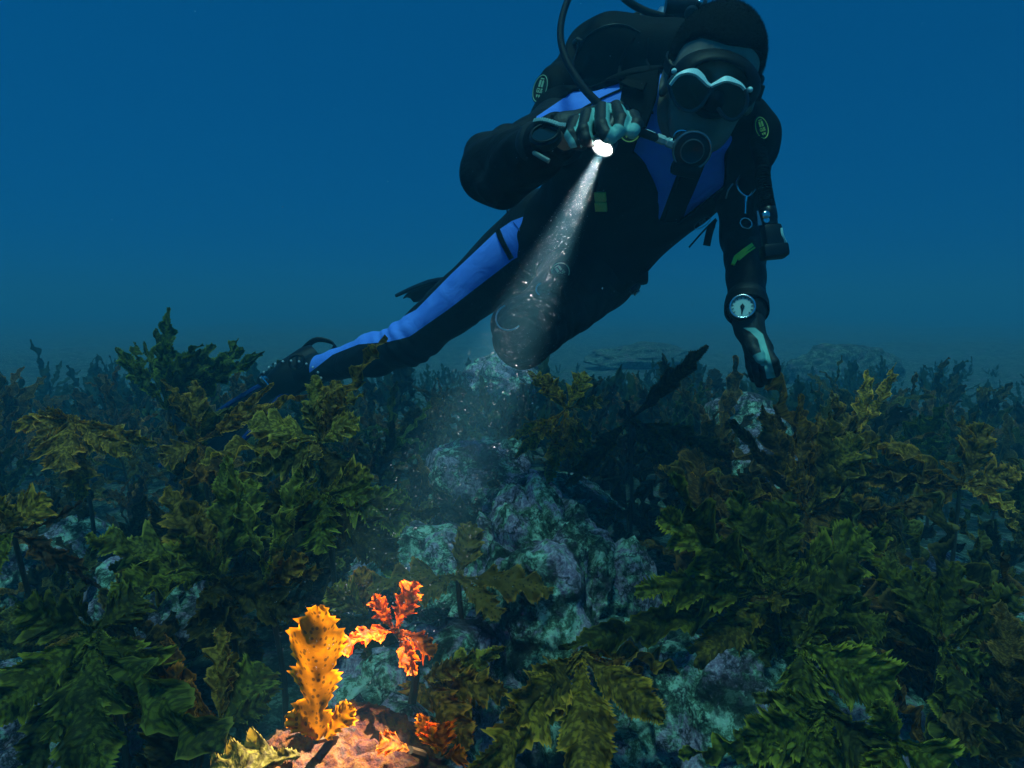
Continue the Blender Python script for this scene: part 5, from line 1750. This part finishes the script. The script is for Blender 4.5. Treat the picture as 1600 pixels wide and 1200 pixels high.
g.lathe(at(1040, 8, 1.55), cvec(1, -.1, 0), [(0, .0001), (0, .020), (.05, .022), (.09, .018), (.09, .0001)], 20)
for (p, r_) in (((1092, 5, 1.5), .006), ((1003, 27, 1.58), .008), ((1012, 37, 1.56), .005)):
    g.lathe(at(*p), cvec(0, 0, 1), [(-.01, .0001), (-.01, r_), (.006, r_), (.009, .0001)], 14)
g.obj('valve_knob', HARD, tk)
g = Geo(); g.lathe(at(1094, 4, 1.47), cvec(0, .3, 1), [(0, .0001), (0, .0055), (.006, .0055), (.008, .0001)], 14); g.lathe(at(1002, 28, 1.55), cvec(0, .5, 1), [(0, .0001), (0, .0075), (.006, .006), (.008, .0001)], 14)
g.obj('port_plug', CHROME, tk)
g = Geo(); g.tube(spline([at(1052, 30, 1.56), at(1015, 20, 1.56), at(990, 8, 1.56), at(974, -4, 1.55)], 6), .0085, 12)
g.tube(spline([at(1040, 25, 1.6), at(1000, 22, 1.62), at(975, 40, 1.62), at(960, 60, 1.6)], 6), .0075, 12)
g.obj('hose', RUBBER, tk)

# ---- mask
mc = hplane(1108, 145, 0.10)
mask = empty('dive_mask', mc)
tag(mask, 'black two-lens dive mask with white brow trims on the face of the diver', 'dive mask')
L_OUT = [(1046, 130), (1055, 119), (1072, 113), (1090, 116), (1103, 127), (1110, 139), (1103, 155), (1092, 168), (1079, 174), (1063, 169), (1052, 155)]
R_OUT = [(1114, 139), (1125, 130), (1141, 126), (1156, 131), (1165, 143), (1167, 160), (1160, 177), (1147, 187), (1134, 184), (1123, 171), (1116, 154)]
YL = 0.124
def smooth_closed(pts, n=5):
    P = [Vector(p) for p in pts]; k = len(P); out = []
    for i in range(k):
        a, b, c, d = P[i - 1], P[i], P[(i + 1) % k], P[(i + 2) % k]
        for j in range(n):
            t = j / n
            out.append(0.5 * ((2 * b) + (c - a) * t + (2 * a - 5 * b + 4 * c - d) * t * t + (3 * b - a - 3 * c + d) * t ** 3))
    return out
def mskirt(P):
    c = HC
    d = sd_ell(P, hd(0.002, 0.076, -0.002), HAX, (0.077, 0.060, 0.053))
    d = smin(d, sd_ell(P, hd(0, 0.098, -0.026), HAX, (0.030, 0.036, 0.030)), 0.02)
    d = np.abs(d + 0.003) - 0.003
    q = P - fN(HC)
    y = q @ fN(HY)
    d = smax(d, y - (YL - 0.006), 0.004)
    d = smax(d, 0.028 - y, 0.006)
    return d
v, q = polygonize(mskirt, *bounds([hd(0, .08, 0)], 0.10), 0.0022)
np_obj('skirt', v, q, RUBBER, mask, relax=1)
g = Geo()
nose = sorted([0])
g.lathe(hd(0, .110, -.028), HY, [(-.02, .024), (.004, .021), (.014, .016), (.020, .009), (.022, .0001)], 24)
g.obj('nose_pocket', RUBBER, mask)
LENS = None
def lens_mat():
    m, t, out = mat_new('mask_lens')
    gl = N(t, 'ShaderNodeBsdfGlossy'); gl.inputs['Roughness'].default_value = 0.06; gl.inputs['Color'].default_value = (.8, .85, .85, 1)
    tp = N(t, 'ShaderNodeBsdfTransparent'); tp.inputs['Color'].default_value = (0.22, 0.27, 0.27, 1)
    mx = N(t, 'ShaderNodeMixShader'); mx.inputs[0].default_value = 0.07
    t.links.new(tp.outputs[0], mx.inputs[1]); t.links.new(gl.outputs[0], mx.inputs[2]); t.links.new(mx.outputs[0], out.inputs[0])
    return m
LENS = lens_mat()
FRAME = plain('frame_grey', (0.035, 0.05, 0.05), 0.35)
for OUT in (L_OUT, R_OUT):
    pts = smooth_closed([hplane(x, y, YL) for x, y in OUT])
    g = Geo(); g.tube(pts + [pts[0], pts[1]], .0034, 8, caps=False); g.obj('lens_frame', FRAME, mask)
    c = sum(pts, Vector()) / len(pts)
    g = Geo(); g.poly([c + (p - c) * .97 for p in pts], HY, .002); g.obj('lens', LENS, mask, smooth=False)
def trim(pix, w):
    pts = spline([hplane(x, y, YL, .003) for x, y in pix], 5)
    up = [HZ] * len(pts)
    ww = []
    for i in range(len(pts)):
        t = i / (len(pts) - 1)
        k = t * (len(w) - 1); a = int(min(k, len(w) - 2)); ww.append((w[a] + (w[a + 1] - w[a]) * (k - a)))
    g = Geo(); g.ribbon(pts, [HZ - HY * 0.8] * len(pts), [w_ * 1.25 for w_ in ww], .005)
    return g.obj('brow_trim', WHITE, mask)
trim([(1047, 133), (1058, 119), (1072, 112.5), (1086, 113), (1096, 121), (1103, 130), (1110, 135)], [.0015, .003, .0055, .0095, .0085, .0045, .0035])
trim([(1110, 135), (1120, 130), (1134, 124), (1146, 127), (1157, 133), (1163, 140)], [.0035, .0048, .0085, .0065, .0035, .0015])
g = Geo()
for (x, y, r_) in ((1053, 111, .0045), (1171, 140, .0048)):
    p = hplane(x, y, .112); g.lathe(p, HY, [(0, .0001), (0, r_), (.006, r_), (.009, r_ * .5), (.0095, .0001)], 16)
for (x, y, r_) in ((1053, 124, .0022), (1164, 149, .0018)):
    p = hplane(x, y, .10); g.lathe(p, HY, [(0, .0001), (0, r_), (.004, r_), (.005, .0001)], 10)
g.obj('strap_buckle', WHITE, mask)
g = Geo()
for s in (1, -1):
    pts = spline([hd(s * .074, .068, .0), hd(s * .084, .030, .006), hd(s * .090, -.01, .018), hd(s * .086, -.06, .028)], 5)
    g.ribbon(pts, HZ, .018, .003)
    g.box(hd(s * .078, .062, -.002), HX, HY, HZ, .010, .02, .026, .3)
g.obj('strap', RUBBER, mask)

# ---- patches and rings on the suit
badge(876, 424, 0.0190, 0.0190, cvec(-0.55, 0.75, 0.1), B_SUIT, wetsuit, PRINTG, nor=cvec(-.1, -.25, 1).normalized(), lift=0.007)
loc, no = hit(1096, 346, B_V)
M = frame_at(loc + no * .004, no, cvec(.05, 1, 0))
g = Geo()
vs, fs = text_mesh('SEA', 0.020, M @ Matrix.Translation((-.004, 0, 0)), bold=0.0006)
g.add(vs, fs)
el = [M @ Vector((math.cos(2 * math.pi * i / 30) * .032, math.sin(2 * math.pi * i / 30) * .019, 0)) for i in range(30)]
g.tube(el + [el[0], el[1]], .0008, 6, caps=False)
g.obj('chest_print', GREY_PRINT, wetsuit, smooth=False)
def ring_on(px, py, r, a0, a1, mat, upv):
    loc, no = hit(px, py, B_SUIT)
    no = (no + cvec(-.1, 0, 2)).normalized()
    g = Geo(); g.torus(loc + no * .007, no, r, .0016, 30, 8, R(a0), R(a1), ref=upv)
    return g.obj('d_ring', mat, wetsuit)
RINGM = plain('nickel_ring', (0.62, 0.66, 0.68), 0.3, 0.4)
ring_on(849, 455, .0145, 20, 230, RINGM, CU)
ring_on(797, 498, .025, 20, 230, RINGM, CU)
loc, no = hit(794, 386, B_SUIT)
surf_strap('leg_band', [(779, 361), (786, 378), (800, 404)], .012, .005, wetsuit, WEB, B_SUIT, .003)
surf_strap('zip_line', [(803, 348), (816, 366), (822, 396)], .002, .002, wetsuit, plain('seam_blue', (0.01, 0.07, 0.30), .6), B_SUIT, .0012)

# ---- fins
def fin(foot, direction, nrm_, width, length, blade_mat, label):
    root = empty('swim_fin', foot)
    tag(root, label, 'fin')
    d = Vector(direction).normalized(); n = Vector(nrm_); n = (n - d * n.dot(d)).normalized(); x = d.cross(n)
    vs, fs = [], []
    NU_, NV_ = 24, 10
    for i in range(NU_ + 1):
        u = i / NU_
        w = width * (0.42 + 0.58 * min(1, u * 2.2)) * (1 - 0.12 * max(0, u - .85) / .15)
        for k in range(NV_ + 1):
            t = 2 * k / NV_ - 1
            vs.append(foot + d * (length * u - .03 * abs(t) * (u ** 4)) + x * w / 2 * t + n * (-.10 * u * u * length + .006 * math.cos(t * 9)))
    m = len(vs)
    vs += [v - n * .005 for v in vs]
    W_ = NV_ + 1
    for i in range(NU_):
        for k in range(NV_):
            a = i * W_ + k
            fs.append((a, a + 1, a + W_ + 1, a + W_)); fs.append((a + m, a + W_ + m, a + W_ + 1 + m, a + 1 + m))
        a = i * W_; fs.append((a, a + W_, a + W_ + m, a + m)); a += NV_; fs.append((a, a + m, a + W_ + m, a + W_))
    for k in range(NV_):
        a = NU_ * W_ + k; fs.append((a, a + 1, a + 1 + m, a + m)); fs.append((k, k + m, k + 1 + m, k + 1))
    g = Geo(); g.add(vs, fs); g.obj('blade', RUBBER, root)
    for s in (-1, 1):
        g = Geo()
        pts = [foot + d * (length * u) + x * (s * width / 2 * (0.42 + 0.58 * min(1, u * 2.2))) + n * (-.10 * u * u * length) for u in [i / 10 for i in range(11)]]
        g.tube(pts, [.012 - .006 * i / 10 for i in range(11)], 8)
        g.obj('rail', blade_mat, root)
    g = Geo()
    g.lathe(foot - d * .13, d, [(0, .045), (.03, .056), (.10, .060), (.16, .050), (.19, .02), (.19, .0001)], 24)
    g.obj('foot_pocket', RUBBER, root)
    g = Geo()
    pts = spline([foot - d * .06 + x * .055, foot - d * .15 + x * .05 + n * .02, foot - d * .19 + n * .0, foot - d * .15 - x * .05 + n * .02, foot - d * .06 - x * .055], 6)
    g.ribbon(pts, n, .022, .004)
    g.obj('strap', RUBBER, root)
    return root
f1 = fin(J['AR'] + cvec(-0.10, -0.035, -0.03), at(262, 735, 2.05) - (J['AR'] + cvec(-0.10, -0.035, -0.03)), cvec(-.25, .55, .8), 0.17, 0.46, FINBLUE,
    'dark fin with blue rails on the trailing foot, half hidden in the kelp at left')
# studded strap loop of that foot
g = Geo()
for i in range(11):
    an = R(15 + 15 * i)
    c = at(455, 600, 2.02) + cvec(math.cos(an) * .092, math.sin(an) * .068, 0)
    g.lathe(c, cvec(0, .3, 1), [(0, .0001), (0, .0035), (.005, .003), (.006, .0001)], 8)
g.obj('stud', plain('stud_grey', (0.45, 0.5, 0.52), .4), f1)
g = Geo(); g.torus(at(464, 566, 2.03), cvec(0.1, .1, 1), .022, .0045, 28, 8); g.tube([at(464, 556, 2.02), at(464, 577, 2.02)], .004, 8); g.obj('heel_loop', RUBBER, f1)
g = Geo(); g.box(at(414, 594, 2.0), cvec(.6, .7, .2), cvec(-.7, .6, .2), CF, .022, .018, .012, .3); g.tube([at(408, 588, 1.99), at(420, 602, 1.99)], .0025, 8)
g.obj('strap_buckle', CHROME, f1)
fin(at(770, 440, 1.94), at(655, 452, 2.30) - at(770, 440, 1.94), cvec(.3, .9, .2), 0.18, 0.42, HARD, 'all black fin whose tip shows above the blue leg panel')

# ------------------------------------------------------------------ particles drifting in the water
def specks():
    r = random.Random(11)
    V, F = [], []
    D = (TT - TP).length
    x = TA.orthogonal().normalized(); y = TA.cross(x)
    def add(p, s):
        n = len(V)
        ax = [Vector((r.gauss(0, 1), r.gauss(0, 1), r.gauss(0, 1))).normalized() * s * r.uniform(.6, 1.4) for _ in range(3)]
        V.extend([p + ax[0], p - ax[0], p + ax[1], p - ax[1], p + ax[2], p - ax[2]])
        for (a, b, c) in ((0, 2, 4), (2, 1, 4), (1, 3, 4), (3, 0, 4), (2, 0, 5), (1, 2, 5), (3, 1, 5), (0, 3, 5)):
            F.append((a + n, b + n, c + n))
    tn = math.tan(R(TORCH_CONE) / 2)
    for k in range(11000):
        t = 0.03 + (D - .06) * r.random() ** 0.8
        a = r.uniform(0, 6.283); q = math.sqrt(r.random()) * t * tn * 1.15
        s = 0.00013 * math.exp(r.gauss(0, .5))
        add(TP + TA * t + x * q * math.cos(a) + y * q * math.sin(a), s)
    for k in range(700):
        d = r.uniform(.6, 2.6)
        add(at(r.uniform(650, 1060) + r.gauss(0, 60), r.uniform(120, 850), d), 0.00028 * math.exp(r.gauss(0, .4)))
    for k in range(420):
        d = r.uniform(.6, 2.4)
        add(at(r.uniform(0, 1600), r.uniform(0, 1100), d), 0.00042 * d * math.exp(r.gauss(0, .4)))
    o = mesh_obj('drifting_particles', V, F, plain('speck', (0.30, 0.36, 0.46), 0.8), smooth=False)
    tag(o, 'pale particles drifting in the water, bright where the torch beam crosses them', 'particles', kind='stuff')
specks()
# ------------------------------------------------------------------ water haze
def haze():
    m, t, out = mat_new('water_haze')
    v = N(t, 'ShaderNodeVolumePrincipled')
    v.inputs['Color'].default_value = HAZE_COL
    v.inputs['Density'].default_value = HAZE_D
    v.inputs['Anisotropy'].default_value = 0.0
    v.inputs['Absorption Color'].default_value = (0, 0, 0, 1)
    t.links.new(v.outputs[0], out.inputs['Volume'])
    g = Geo()
    x0, x1, y0, y1, z0, z1 = -95, 95, -6, 135, -1.6, 1.9
    g.add([(x0, y0, z0), (x1, y0, z0), (x1, y1, z0), (x0, y1, z0), (x0, y0, z1), (x1, y0, z1), (x1, y1, z1), (x0, y1, z1)],
          [(0, 3, 2, 1), (4, 5, 6, 7), (0, 1, 5, 4), (1, 2, 6, 5), (2, 3, 7, 6), (3, 0, 4, 7)])
    o = g.obj('haze', m, None, smooth=False)
    tag(o, kind='stuff')
HAZE_COL = (0.10, 0.45, 0.67, 1)
HAZE_D = 0.07
haze()
